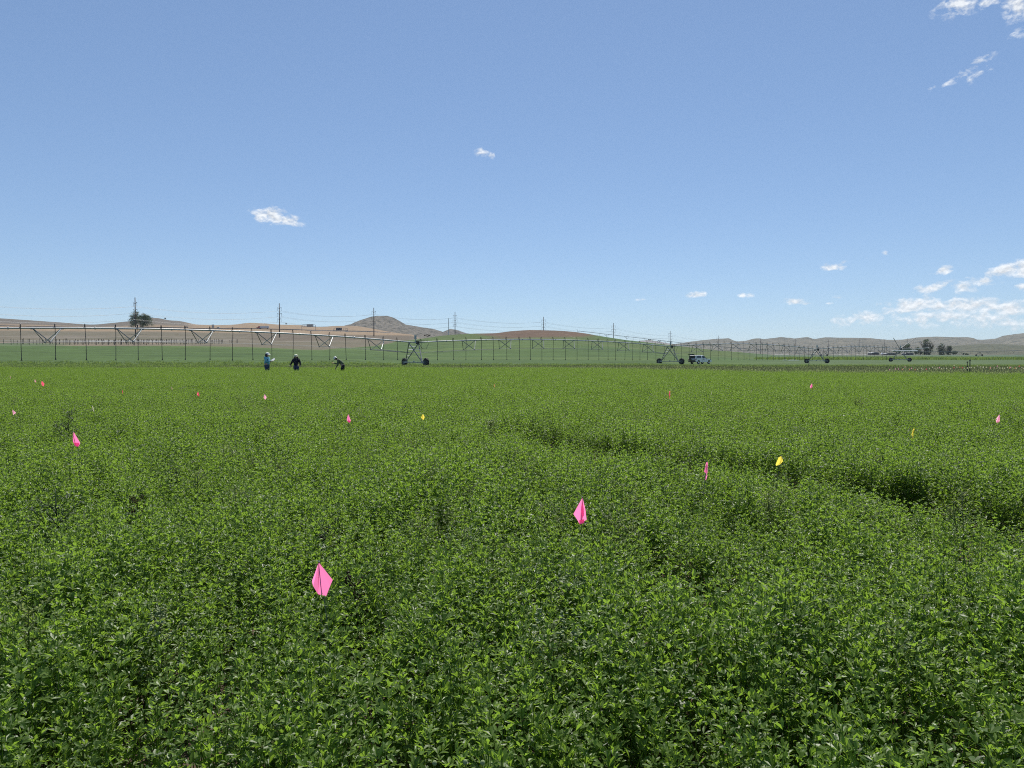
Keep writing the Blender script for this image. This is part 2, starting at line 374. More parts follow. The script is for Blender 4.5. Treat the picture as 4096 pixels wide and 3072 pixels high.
def alf_edge(X, Y):                                                 # far edge of the alfalfa
    u = np.asarray(X) / np.maximum(Y, 1)
    return np.interp(u, [-0.7, -0.2, 0.1, 0.3, 0.7], [66, 66, 64, 50, 42]) + 3 * (vnoise(np.asarray(X) / 3, np.asarray(Y) * 0 + 1, 9) - 0.5)

def brown_edge(px):
    return np.interp(px, [0, 600, 1000, 1200, 1300, 1420, 1500, 1580, 1680, 1760], [236, 238, 236, 232, 236, 290, 360, 450, 520, 900])
# land cover colours (true albedo of soil, grass, stubble)
def land_colour(X, Y):
    u = X / np.maximum(Y, 1); px = u * F + CX
    C = np.zeros((*X.shape, 3))
    def put(c, w):
        nonlocal C
        w = np.clip(w, 0, 1)[..., None]; C = C * (1 - w) + np.array(c) * w
    n1 = fbm(X / 25, Y / 25, 21); n2 = fbm(X / 90, Y / 40, 22); n3 = fbm(X / 7, Y / 3.5, 23)
    C[:] = (0.075, 0.055, 0.040)                                   # field soil
    edge = alf_edge(X, Y)
    put((0.072, 0.100, 0.034), sstep(-2, 4, Y - edge))             # rough grass margin
    put((0.056, 0.094, 0.025), sstep(80, 100, Y))                  # green grain field
    put((0.078, 0.114, 0.032), sstep(80, 110, Y) * sstep(0.50, 0.62, n2) * 0.6)
    put((0.042, 0.076, 0.021), sstep(80, 110, Y) * sstep(0.55, 0.66, fbm(X / 60, Y / 14, 31)) * 0.55)
    # right-hand mown strip and darker far margin
    put((0.072, 0.104, 0.046), sstep(2900, 3200, px) * sstep(150, 200, Y) * (1 - sstep(250, 300, Y)) * 0.7)
    # left: brown land beyond the green field
    yb = brown_edge(px) + 8 * (n1 - 0.5)
    left = 1 - sstep(1740, 1800, px)
    put((0.215, 0.160, 0.112), left * sstep(0, 5, Y - yb) * (1 - sstep(620, 900, px) * 0.6))
    put((0.118, 0.102, 0.068), left * sstep(0, 14, Y - np.maximum(yb + 6, np.interp(px, [0, 600, 760], [352, 345, 240]))))
    put((0.100, 0.092, 0.060), left * sstep(0, 12, Y - yb) * sstep(0.48, 0.60, n2) * 0.8)
    put((0.098, 0.076, 0.055), left * sstep(0, 60, Y - 470 - 60 * n1) * sstep(900, 1100, px) * 0.7)
    put((0.150, 0.130, 0.100), left * sstep(380, 430, Y) * (1 - sstep(600, 680, Y)) * sstep(0.54, 0.60, fbm(X / 55, Y / 50, 41)) * 0.8)
    put((0.215, 0.155, 0.095), left * sstep(800, 960, Y))          # tawny upland
    put((0.105, 0.090, 0.070), left * sstep(1260, 1360, Y + 60 * n1) * (1 - sstep(720, 800, px)) )
    put((0.070, 0.105, 0.045), (1 - sstep(160, 330, px)) * sstep(225, 235, Y) * (1 - sstep(290, 340, Y)) * 0.85)
    # the middle hill: brown crown, green flanks
    hill = sstep(1700, 1780, px)
    d = ((px - 2140) / 260) ** 2 + ((Y - 445) / 88) ** 2
    put((0.066, 0.094, 0.028), hill * sstep(300, 380, Y) * (1 - sstep(2900, 3050, px)) * 0.8)
    put((0.098, 0.064, 0.042), hill * (1 - sstep(0.55, 1.1, d + 0.5 * (n1 - 0.5))))
    put((0.17, 0.135, 0.095), hill * (1 - sstep(0.0, 3.0, np.abs(Y - (430 - (px - 2230) * 0.75) - 10 * (n1 - .5)))) * sstep(2200, 2240, px) * (1 - sstep(2300, 2330, px)) * 0.6)
    put((0.125, 0.115, 0.07), hill * sstep(2270, 2330, px) * (1 - sstep(2560, 2620, px)) * (1 - sstep(0, 8, np.abs(Y - 330 + (px - 2300) * 0.05 - 20 * (n1 - .5)))) * 0.5)
    put((0.046, 0.092, 0.024), hill * sstep(2330, 2420, px) * (1 - sstep(2600, 2760, px)) * sstep(395, 425, Y) * 0.8)
    # right: rough darker band, then dry plain
    put((0.040, 0.066, 0.028), sstep(3050, 3300, px) * sstep(290, 305, Y) * (1 - sstep(360, 380, Y)) * 0.9)
    put((0.070, 0.105, 0.062), sstep(2950, 3150, px) * sstep(380, 400, Y))
    put((0.130, 0.113, 0.090), sstep(2600, 2900, px) * sstep(600, 760, Y))
    put((0.130, 0.113, 0.090), sstep(1900, 3000, Y))
    return C * (0.86 + 0.28 * n3[..., None])

SX = np.concatenate([np.linspace(-1.55, -0.74, 40, endpoint=False), np.linspace(-0.74, 0.74, 760), np.linspace(0.76, 1.55, 40)])
gy, gx = np.meshgrid(YR, SX, indexing='ij')
GX = gx * (np.abs(gy) + 16 * np.exp(-np.abs(gy) / 60)); GY = gy
GZ = height(GX, GY)
def grid_mesh(name, X, Y, Z, mat, colour=None):
    r, c = X.shape
    me = bpy.data.meshes.new(name)
    idx = np.arange(r * c).reshape(r, c)
    q = np.stack([idx[:-1, :-1], idx[:-1, 1:], idx[1:, 1:], idx[1:, :-1]], -1).reshape(-1, 4)
    me.vertices.add(r * c); me.vertices.foreach_set('co', np.stack([X, Y, Z], -1).reshape(-1).astype(np.float32))
    me.loops.add(q.size); me.loops.foreach_set('vertex_index', q.reshape(-1).astype(np.int32))
    me.polygons.add(len(q)); me.polygons.foreach_set('loop_start', np.arange(0, q.size, 4, dtype=np.int32))
    me.polygons.foreach_set('use_smooth', np.ones(len(q), dtype=bool))
    if colour is not None:
        a = me.color_attributes.new('land', 'FLOAT_COLOR', 'POINT')
        a.data.foreach_set('color', np.concatenate([colour.reshape(-1, 3), np.ones((r * c, 1))], 1).reshape(-1).astype(np.float32))
    me.materials.append(mat); me.update(); me.validate()
    o = bpy.data.objects.new(name, me); COL.objects.link(o); return o
m, nt_, b_, o_ = new_mat('land_cover')
at = N(nt_, 'ShaderNodeAttribute', attribute_name='land')
f1 = noise(nt_, 1.0, 6, 0.65, mapscale=(0.35, 1.0, 1.0)); f2 = noise(nt_, 0.06, 5, 0.6, mapscale=(1, 2.2, 1))
k1 = ramp(nt_, f1, [(0.25, 0.62), (0.75, 1.38)]); k2 = ramp(nt_, f2, [(0.3, 0.80), (0.7, 1.20)])
c_ = mix_rgb(nt_, 1.0, at.outputs['Color'], k1, 'MULTIPLY'); c_ = mix_rgb(nt_, 1.0, c_, k2, 'MULTIPLY')
nt_.links.new(c_, b_.inputs['Base Color']); b_.inputs['Roughness'].default_value = 0.95; b_.inputs['Specular IOR Level'].default_value = 0.15
bump(nt_, b_, f1, 0.5, 0.25); M['land'] = m
ground = grid_mesh('ground', GX, GY, GZ, M['land'], land_colour(GX, GY)); tag(ground, kind='structure')

# far hills: ridges with their own depth
def hill_mat(name, ca, cb, cdark, scale):
    m, nt, b, o = new_mat(name)
    f = noise(nt, scale, 7, 0.65); g = noise(nt, scale * 7, 6, 0.7); h = noise(nt, scale * 16, 3, 0.6)
    c = mix_rgb(nt, ramp(nt, f, [(0.40, 0.0), (0.62, 1.0)]), ca, cb)
    c = mix_rgb(nt, ramp(nt, g, [(0.50, 0.0), (0.60, 0.95)]), c, cdark)
    c = mix_rgb(nt, ramp(nt, h, [(0.52, 0.0), (0.62, 0.8)]), c, cdark)
    nt.links.new(c, b.inputs['Base Color']); b.inputs['Roughness'].default_value = 0.95; b.inputs['Specular IOR Level'].default_value = 0.1
    bump(nt, b, g, 1.0, 6.0); return m
M['butte'] = hill_mat('butte_rock', (0.120, 0.108, 0.088), (0.168, 0.148, 0.116), (0.045, 0.044, 0.033), 0.007)
M['hills'] = hill_mat('dry_hills', (0.116, 0.106, 0.074), (0.152, 0.136, 0.095), (0.070, 0.070, 0.048), 0.0030)
M['greenhill'] = hill_mat('green_brown_hill', (0.092, 0.096, 0.058), (0.115, 0.108, 0.070), (0.065, 0.070, 0.045), 0.006)
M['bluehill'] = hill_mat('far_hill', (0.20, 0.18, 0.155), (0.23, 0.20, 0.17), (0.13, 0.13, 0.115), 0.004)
def ridge(name, pts, Yc, foot_y, front, back, mat, rough=0.10, seed=0, nx=260, ny=50, gully=1.0):
    xs = [p[0] for p in pts]; ys = [p[1] for p in pts]
    px = np.linspace(xs[0], xs[-1], nx); sy = np.interp(px, xs, ys)
    a = (px - CX) / F; bb = (CY - sy) / F; c, s = math.cos(PITCH), math.sin(PITCH)
    def zat(y, Y): q = (CY - y) / F; return CAMZ + (q * c - s) * Y / (c + q * s)
    t = np.concatenate([np.linspace(0, 1, ny), np.linspace(1, 2, ny // 2)[1:]])
    T, A = np.meshgrid(t, np.arange(nx), indexing='ij')
    Y = np.where(T <= 1, Yc - front * (1 - T), Yc + back * (T - 1))
    X = a[A] * Yc / (c + bb[A] * s) * (1 + (Y - Yc) / Yc * 0.9)
    zc = zat(sy, Yc)[A]; z0 = zat(foot_y, Yc - front) - 3
    prof = np.where(T <= 1, T ** 1.25 * (1 - 0.25 * T) / 0.75, 1 - (T - 1) ** 1.5)
    nzg = fbm(X / (front * 0.16 / gully), Y / (front * 0.5), 60 + seed, 5) - 0.5
    env = np.clip(T, 0, 1) * np.clip(np.abs(1 - T) * 4, 0, 1)
    H = (zc - z0)
    Z = z0 + H * np.clip(prof, 0, None) + H * env * nzg * 0.75 + H * rough * (fbm(X / 40, Y / 40, 80 + seed, 4) - 0.5) * np.clip(T, 0, 1) * 0.6
    end = np.minimum(sstep(0, 0.03, A / nx), sstep(0, 0.03, 1 - A / nx))
    o = grid_mesh(name, X, Y, Z, mat); return tag(o, kind='structure')
ridge('rocky_butte_hill', [(1180, 1345), (1300, 1322), (1370, 1306), (1405, 1297), (1440, 1281), (1480, 1268), (1510, 1263), (1545, 1263), (1570, 1270), (1600, 1284), (1622, 1298), (1680, 1308), (1725, 1317), (1775, 1329), (1830, 1338)], 2300, 1350, 700, 700, M['butte'], 0.12, 1)
ridge('small_butte_hill', [(1700, 1342), (1765, 1330), (1785, 1322), (1800, 1315), (1812, 1317), (1835, 1322), (1865, 1333), (1920, 1340)], 2700, 1346, 300, 300, M['butte'], 0.12, 2, 120)
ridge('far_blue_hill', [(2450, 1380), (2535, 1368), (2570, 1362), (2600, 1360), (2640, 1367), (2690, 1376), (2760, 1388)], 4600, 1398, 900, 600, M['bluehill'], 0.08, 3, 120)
ridge('dry_hill_range', [(2600, 1385), (2700, 1376), (2760, 1367), (2800, 1361), (2860, 1356), (2915, 1353), (2932, 1361), (2950, 1366), (2985, 1362), (3010, 1356), (3025, 1353), (3040, 1353), (3055, 1357), (3120, 1348), (3180, 1354), (3230, 1348), (3256, 1356), (3300, 1349), (3380, 1351), (3480, 1352), (3550, 1359), (3610, 1359), (3670, 1350), (3750, 1346), (3820, 1348), (3876, 1349), (3893, 1358), (3930, 1359), (3980, 1354), (4010, 1343), (4060, 1336), (4100, 1333), (4300, 1330), (4700, 1345), (5300, 1350), (6000, 1372)], 4000, 1428, 1700, 900, M['hills'], 0.06, 4, 620, 70)
ridge('green_brown_knoll', [(3300, 1424), (3600, 1412), (3700, 1402), (3780, 1389), (3850, 1380), (3920, 1375), (4000, 1376), (4096, 1380), (4300, 1378), (4700, 1386), (5300, 1410)], 1900, 1427, 600, 500, M['greenhill'], 0.05, 5, 220)

# ------------------------------------------------------------------ scatter (for what nobody could count)
def scatter(name, pts, rots, scls, idx, sources, label, cat):
    src = bpy.data.collections.new(name + '_shapes')
    for k, me in enumerate(sources):
        o = bpy.data.objects.new('%s_shape_%02d' % (name, k), me); src.objects.link(o)
    me = bpy.data.meshes.new(name); n = len(pts)
    me.vertices.add(n); me.vertices.foreach_set('co', np.asarray(pts, np.float32).reshape(-1))
    for nm, typ, prop, arr in (('rot', 'FLOAT_VECTOR', 'vector', rots), ('scl', 'FLOAT_VECTOR', 'vector', scls), ('pick', 'INT', 'value', idx)):
        a = me.attributes.new(nm, typ, 'POINT')
        a.data.foreach_set(prop, np.asarray(arr, np.int32 if typ == 'INT' else np.float32).reshape(-1))
    me.update()
    o = bpy.data.objects.new(name, me); COL.objects.link(o)
    g = bpy.data.node_groups.new(name + '_nodes', 'GeometryNodeTree')
    g.interface.new_socket('Geometry', in_out='INPUT', socket_type='NodeSocketGeometry')
    g.interface.new_socket('Geometry', in_out='OUTPUT', socket_type='NodeSocketGeometry')
    gi = g.nodes.new('NodeGroupInput'); go = g.nodes.new('NodeGroupOutput')
    ci = g.nodes.new('GeometryNodeCollectionInfo'); ci.inputs['Collection'].default_value = src
    ci.inputs['Separate Children'].default_value = True; ci.inputs['Reset Children'].default_value = True
    ip = g.nodes.new('GeometryNodeInstanceOnPoints'); ip.inputs['Pick Instance'].default_value = True
    def na(nm, t): q = g.nodes.new('GeometryNodeInputNamedAttribute'); q.data_type = t; q.inputs['Name'].default_value = nm; return q.outputs['Attribute']
    g.links.new(gi.outputs[0], ip.inputs['Points']); g.links.new(ci.outputs[0], ip.inputs['Instance'])
    g.links.new(na('pick', 'INT'), ip.inputs['Instance Index']); g.links.new(na('rot', 'FLOAT_VECTOR'), ip.inputs['Rotation'])
    g.links.new(na('scl', 'FLOAT_VECTOR'), ip.inputs['Scale']); g.links.new(ip.outputs[0], go.inputs[0])
    md = o.modifiers.new('scatter', 'NODES'); md.node_group = g
    return tag(o, label, cat, kind='stuff')

def leaflet(mb, base, d, up, ln, wd, tone, fold=0.18, droop=0.0):
    d = d.normalized(); side = d.cross(up)
    if side.length < 1e-4: side = d.cross(Vector((1, 0, 0)))
    side.normalize(); nrm = side.cross(d).normalized()
    mid = base + d * ln * 0.58 - nrm * droop * ln * 0.3
    mb.add([base, mid + side * wd * 0.5 + nrm * fold * wd, mid, mid - side * wd * 0.5 + nrm * fold * wd,
            base + d * ln * 0.96 + side * wd * 0.2 - nrm * droop * ln * .8, base + d * ln * 0.96 - side * wd * 0.2 - nrm * droop * ln * .8],
           [(0, 2, 1), (0, 3, 2), (1, 2, 5, 4) if False else (1, 2, 4), (2, 3, 5), (2, 5, 4)], 0, tone)
def alfalfa_stem(mb, root, h, lean, rnd, leafs=1.0, size=1.0, low=0.18):
    az = rnd.uniform(0, 2 * math.pi)
    top = root + Vector((math.cos(az) * lean, math.sin(az) * lean, h))
    midp = root.lerp(top, 0.55) + Vector((rnd.uniform(-.015, .015), rnd.uniform(-.015, .015), 0))
    pts = [root, midp, top]
    mb.tube(pts, [0.0020, 0.0016, 0.0007], 3, 0, False, 0.35)
    n = int(17 * leafs)
    ph = rnd.uniform(0, 6.28)
    for i in range(n):
        t = low + (1 - low) * ((i + rnd.random() * 0.6) / n) ** 0.72
        p = (root.lerp(midp, t / 0.55) if t < 0.55 else midp.lerp(top, (t - 0.55) / 0.45))
        ph += 2.4 + rnd.uniform(-.4, .4)
        out_ = Vector((math.cos(ph), math.sin(ph), 0))
        el = rnd.uniform(0.35, 1.0) + 0.35 * max(0, t - 0.8) / 0.2
        pet = 0.030 * size * (1.25 - 0.75 * t) * rnd.uniform(.6, 1.5)
        q = p + (out_ * math.cos(el) + Vector((0, 0, math.sin(el)))) * pet
        big = (1.12 - 0.50 * max(0, t - 0.70) / 0.30) * rnd.uniform(0.72, 1.18) * size
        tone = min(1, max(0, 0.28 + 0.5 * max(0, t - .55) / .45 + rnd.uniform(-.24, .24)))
        side = Vector((-out_.y, out_.x, 0))
        for k, sp in ((-1, 0.95), (0, 0.0), (1, 0.95)):
            e2 = el + rnd.uniform(-.45, .35) - (0.1 if k else 0)
            d = (out_ * math.cos(sp) + side * math.sin(sp) * k) * math.cos(e2) + Vector((0, 0, math.sin(e2)))
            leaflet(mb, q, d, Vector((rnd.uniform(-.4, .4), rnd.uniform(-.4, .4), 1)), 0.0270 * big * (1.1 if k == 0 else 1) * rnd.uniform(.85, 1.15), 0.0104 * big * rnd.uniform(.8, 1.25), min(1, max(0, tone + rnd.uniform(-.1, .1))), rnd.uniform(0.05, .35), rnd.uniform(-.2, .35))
def clump(seed, stems=7, leafs=1.0, size=1.0, r=0.085, hmean=0.5, low=0.18):
    rnd = random.Random(seed); mb = MB()
    for k in range(stems):
        a = rnd.uniform(0, 6.28); q = r * math.sqrt(rnd.random())
        alfalfa_stem(mb, Vector((math.cos(a) * q, math.sin(a) * q, 0)), hmean * rnd.uniform(.70, 1.12), rnd.uniform(0.0, .13), rnd, leafs, size, low)
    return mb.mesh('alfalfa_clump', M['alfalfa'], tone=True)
near_src = [clump(100 + k, 7, 1.1, rnd_s, 0.10) for k, rnd_s in enumerate((1.0, .9, 1.1, .85, 1.0, 1.15, .95, .8, 1.05, .9, 1.0, 1.2))]


TRACK = [(-9, 20), (-6.2, 17.2), (-3.4, 14.4), (-1.4, 12.2), (0.1, 10.7), (0.75, 9.4), (1.45, 8.2), (2.35, 7.1), (2.95, 6.2), (3.5, 5.25), (4.0, 4.2), (4.4, 2.6)]
def track_dist(X, Y):
    d = np.full(X.shape, 1e9)
    for (x0, y0), (x1, y1) in zip(TRACK, TRACK[1:]):
        vx, vy = x1 - x0, y1 - y0; t = np.clip(((X - x0) * vx + (Y - y0) * vy) / (vx * vx + vy * vy), 0, 1)
        d = np.minimum(d, np.hypot(X - x0 - t * vx, Y - y0 - t * vy))
    return d
def track_side(X, Y):                                               # 1 on the near side of the wheel track
    ty = np.interp(X, [p_[0] for p_ in TRACK], [p_[1] for p_ in TRACK]); return (Y < ty).astype(float)
FLAGSPOTS = []; FLAGFRONT = []
def crop_points(y0, y1, dens, seed, jig=0.9):
    r = np.random.default_rng(seed); st = 1 / math.sqrt(dens); pts = []
    ys = np.arange(y0, y1, st)
    X = []; Y = []
    for y in ys:
        w = 0.80 * y + 1.8; xs = np.arange(-w, w, st); X.append(xs + r.uniform(-.5, .5, len(xs)) * st * jig * 1.1); Y.append(y + r.uniform(-.5, .5, len(xs)) * st * jig * 1.1)
    X = np.concatenate(X); Y = np.concatenate(Y)
    hh = 0.66 + 0.34 * fbm(X / 1.3, Y / 1.3, 11, 2) + 0.36 * fbm(X / .38, Y / .38, 12, 2) + 0.22 * (r.random(len(X)) - .5)
    keep = Y < alf_edge(X, Y)
    wob = track_dist(X, Y) + 0.10 * (fbm(X * 3, Y * 3, 14) - .5)
    strength = np.interp(Y, [3, 10.2, 11.2, 20], [1.0, 1.0, 0.4, 0.2])
    keep &= ~((wob < 0.34 + 0.12 * sstep(6, 9, Y)) & (r.random(len(X)) < strength))
    tsd = track_side(X, Y); tdd = track_dist(X, Y); hh *= 1 - 0.24 * strength * (1 - sstep(.4, 1.1, tdd)) * tsd; hh = np.where((tsd < .5) & (tdd < 1.0) & (strength > .9), np.maximum(hh, .96), hh)
    gap = fbm(X * 1.35, Y * 1.35, 18, 3)
    gthr = np.interp(Y, [0.7, 2.6, 4, 8], [0.70, 0.70, 0.71, 0.77])
    keep &= ~(gap > gthr); hh *= 1 - 0.35 * sstep(-.05, 0.0, gap - gthr)
    for gxp, gyp, gr in ((-1.28, 2.62, .10), (0.12, 1.78, .12), (0.30, 1.72, .12), (-0.95, 1.62, .12), (1.28, 2.12, .13), (-3.55, 5.1, .22), (-4.2, 6.9, .14), (0.62, 1.72, .1), (-2.3, 3.55, .12), (1.75, 2.0, .1)):
        keep &= np.hypot(X - gxp, Y - gyp) > gr * (0.7 + 0.6 * r.random(len(X)))
    for fx, fy, fr in FLAGSPOTS:                                   # crop kept low where the flags stand clear
        dd = np.hypot(X - fx, (Y - fy) * np.where(Y < fy, .55, 1.4)); hh *= 1 - 0.22 * (1 - sstep(fr * .6, fr * 1.6, dd))
    for fx, fy, fh in FLAGFRONT:                                   # shoots reaching up to the hem of the nearest flags
        nr = (np.abs(X - fx) < .22) & (Y < fy - .02) & (Y > fy - .45); hh = np.where(nr, np.maximum(hh * .9, fh / .5 * r.uniform(.86, 1.03, len(X))), hh)
        keep |= nr & (r.random(len(X)) < .96)
    X, Y, hh = X[keep], Y[keep], hh[keep]
    n = len(X); Z = height(X, Y)
    rot = np.stack([r.normal(0, .09, n), r.normal(0, .09, n), r.uniform(0, 6.283, n)], 1)
    scl = np.stack([hh * r.uniform(.9, 1.1, n), hh * r.uniform(.9, 1.1, n), hh], 1)
    return np.stack([X, Y, Z - 0.01], 1), rot, scl, n
# ------------------------------------------------------------------ survey flags (positions needed before the crop is sown)
# photo x, photo y of the tip, forward distance, size, colour, style, label
FLAGS = [
 (1275, 2250, 2.80, 1.0, 'pink', 'kiteA', 'nearest large bright pink marker flag with an alfalfa tip in front of it'),
 (2330, 1990, 3.72, 1.0, 'pink', 'kiteB', 'pink kite-shaped marker flag right of centre with a folded inner crease'),
 (292, 1727, 6.55, 1.0, 'pink', 'kiteC', 'bright pink marker flag on the left with its lower corner folded up'),
 (2829, 1847, 5.3, 1.0, 'pink', 'thin', 'thin crumpled pink marker flag beside the dark wheel track'),
 (3126, 1824, 5.75, 1.05, 'yellow', 'fly', 'larger yellow marker flag leaning over the dark wheel track'),
 (1392, 1657, 9.9, 0.85, 'pink', 'kiteC', 'pink marker flag left of the small yellow flag in the middle'),
 (1691, 1655, 10.1, 0.58, 'yellow', 'kiteA', 'small yellow marker flag in the middle of the field'),
 (52, 1640, 10.9, 1.0, 'palepink', 'fly', 'pale pink square marker flag at the left edge of the field'),
 (3657, 1713, 8.2, 1.05, 'yellow', 'thin', 'narrow yellow marker flag on the right of the field'),
 (3998, 1657, 10.2, 0.85, 'palepink', 'kiteB', 'dusky pink marker flag nearest the right edge of the field'),
 (167, 1523, 23.5, 1.25, 'redpink', 'kiteA', 'orange-red marker flag at far left with a pink one just behind it'),
 (140, 1516, 27.0, 0.95, 'palepink', 'kiteB', 'pink marker flag just left of and behind the orange-red flag'),
 (39, 1503, 33.0, 0.95, 'palepink', 'thin', 'tiny distant pink marker flag at the far left edge'),
 (488, 1560, 18.5, 0.70, 'redpink', 'thin', 'small dark red marker flag alone on the left of the field'),
 (686, 1547, 20.5, 0.65, 'palepink', 'thin', 'small whitish pink marker flag between two red ones on the left'),
 (792, 1566, 17.3, 0.80, 'redpink', 'kiteB', 'small red marker flag to the lower right of a whitish pink one'),
 (1058, 1577, 16.0, 0.80, 'palepink', 'kiteA', 'small pale pink marker flag below the person in light blue'),
 (1977, 1535, 22.5, 0.80, 'orange', 'thin', 'small dull orange marker flag near the middle of the picture'),
 (2680, 1563, 17.4, 1.35, 'redpink', 'thin', 'small red-pink marker flag below the second wheeled tower'),
 (3248, 1533, 23.0, 1.20, 'pink', 'kiteB', 'pink marker flag below the third wheeled tower'),
 (2268, 1520, 27.0, 0.90, 'palewhite', 'thin', 'faint pale marker flag in the middle near the far crop edge'),
 (368, 1622, 11.8, 0.70, 'palewhite', 'thin', 'faint pale yellow marker flag left of the middle'),
 (2846, 1567, 17.0, 0.50, 'palewhite', 'thin', 'tiny pale marker flag just right of the red-pink one'),
 (3005, 1560, 18.0, 0.50, 'palewhite', 'thin', 'tiny pale marker flag between the red-pink and the pink one'),
]
for x, y, Y, s, c, st, lb in FLAGS:
    p = P(x, y, Y)
    if Y < 5: FLAGFRONT.append((p.x, p.y, p.z - .125 * s))
    else: FLAGSPOTS.append((p.x, p.y - 0.05, 0.10 if Y < 5 else 0.18))

def sow(name, y0, y1, dens, seed, src, label):
    p, r_, s_, n = crop_points(y0, y1, dens, seed)
    scatter(name, p, r_, s_, rng.integers(0, len(src), n), src, label, 'alfalfa')
sow('alfalfa_crop', 0.75, 7.0, 52, 1, near_src, 'leafy green alfalfa plants filling the foreground')
sow('alfalfa_crop', 7.0, 32.0, 38, 2, near_src, 'leafy green alfalfa plants in the middle of the field')
sow('alfalfa_crop', 32.0, 68.0, 24, 3, near_src, 'leafy green alfalfa plants in the far part of the field')

# grass beyond the crop
def tuft(seed, n=14, h=0.55, r=0.12, w=0.006, mat='grass', seedhead=0.0, lean=0.25):
    rnd = random.Random(seed); mb = MB()
    for k in range(n):
        a = rnd.uniform(0, 6.28); q = r * math.sqrt(rnd.random()); b = Vector((math.cos(a) * q, math.sin(a) * q, 0))
        hh = h * rnd.uniform(.6, 1.1); az = rnd.uniform(0, 6.28); ln = rnd.uniform(.05, lean)
        dv = Vector((math.cos(az), math.sin(az), 0)); sd = Vector((-dv.y, dv.x, 0)) * w * rnd.uniform(.7, 1.4)
        p1 = b + dv * ln * hh * .35 + Vector((0, 0, hh * .6)); p2 = b + dv * ln * hh + Vector((0, 0, hh))
        t = rnd.uniform(.1, .9)
        mb.add([b - sd, b + sd, p1 + sd * .8, p1 - sd * .8, p2], [(0, 1, 2, 3), (3, 2, 4)], 0, t)
        if rnd.random() < seedhead:
            c = Vector((0, 0, w * 2.4)); s2 = sd.normalized() * w * 1.1
            mb.add([p2 - c * 3, p2 + s2 - c, p2 + c * 3, p2 - s2 - c], [(0, 1, 2, 3)], 1, rnd.uniform(.3, 1))
            s3 = dv * w * 1.1
            mb.add([p2 - c * 3, p2 + s3 - c, p2 + c * 3, p2 - s3 - c], [(0, 1, 2, 3)], 1, rnd.uniform(.3, 1))
    return mb.mesh('grass_tuft', [M[mat], M['seedgrass']], tone=True)
def spread(y0, y1, dens, seed, wx=0.80, cond=None, hs=(0.8, 1.2)):
    r = np.random.default_rng(seed); st = 1 / math.sqrt(dens); X = []; Y = []
    for y in np.arange(y0, y1, st):
        w = wx * y + 2; xs = np.arange(-w, w, st); X.append(xs + r.uniform(-.6, .6, len(xs)) * st); Y.append(y + r.uniform(-.6, .6, len(xs)) * st)
    X = np.concatenate(X); Y = np.concatenate(Y)
    if cond is not None: k = cond(X, Y, r); X, Y = X[k], Y[k]
    n = len(X); hh = r.uniform(hs[0], hs[1], n) * (0.85 + .3 * fbm(X / 4, Y / 4, seed + 3))
    hh = hh * (0.45 + 0.55 * sstep(-3, 12, Y - alf_edge(X, Y))) if y0 > 30 else hh
    return np.stack([X, Y, height(X, Y) - .02], 1), np.stack([r.normal(0, .06, n), r.normal(0, .06, n), r.uniform(0, 6.28, n)], 1), np.stack([hh] * 3, 1), n
margin_src = [tuft(300 + k, 18, 0.46, 0.18, 0.0085, 'grass', 0.35, .6) for k in range(5)]
field_src = [tuft(320 + k, 18, 0.30, 0.36, 0.020, 'fieldgrass', 0.02, .6) for k in range(4)]
def mcond(X, Y, r):
    e = alf_edge(X, Y); u = X / Y; wdt = np.interp(u, [-.7, -.1, .2, .45, .7], [10, 16, 28, 34, 34])
    return (Y > e - 5) & (r.random(len(X)) < np.where(Y < e, 0.10, 1.0)) & (Y < e + wdt + 6 * (fbm(X / 5, Y / 5, 77) - .5))
p, r_, s_, n = spread(37, 100, 9, 41, cond=mcond)
scatter('margin_grass', p, r_, s_, rng.integers(0, 5, n), margin_src, 'taller seeding grass along the far edge of the alfalfa', 'grass')
def fcond(X, Y, r):
    px = X / Y * F + CX
    return (Y > alf_edge(X, Y) + 8) & (Y < brown_edge(px) - 4) & (r.random(len(X)) > sstep(85, 140, Y))
p, r_, s_, n = spread(58, 140, 3.2, 42, 0.76, fcond)
scatter('grain_field_grass', p, r_, s_, rng.integers(0, 4, n), field_src, 'even green grass of the field beyond the alfalfa', 'grass')
def rcond(X, Y, r): return (r.random(len(X)) < sstep(.30, .48, X / Y)) & (r.random(len(X)) < 0.5 + 0.5 * (fbm(X / 8, Y / 3, 5) > .5))
p, r_, s_, n = spread(292, 372, 0.5, 44, 0.74, rcond, (2.2, 3.6))
scatter('rough_grass', p, r_, s_, rng.integers(0, 4, n), field_src, 'darker rough grass band at the far right of the field', 'grass')

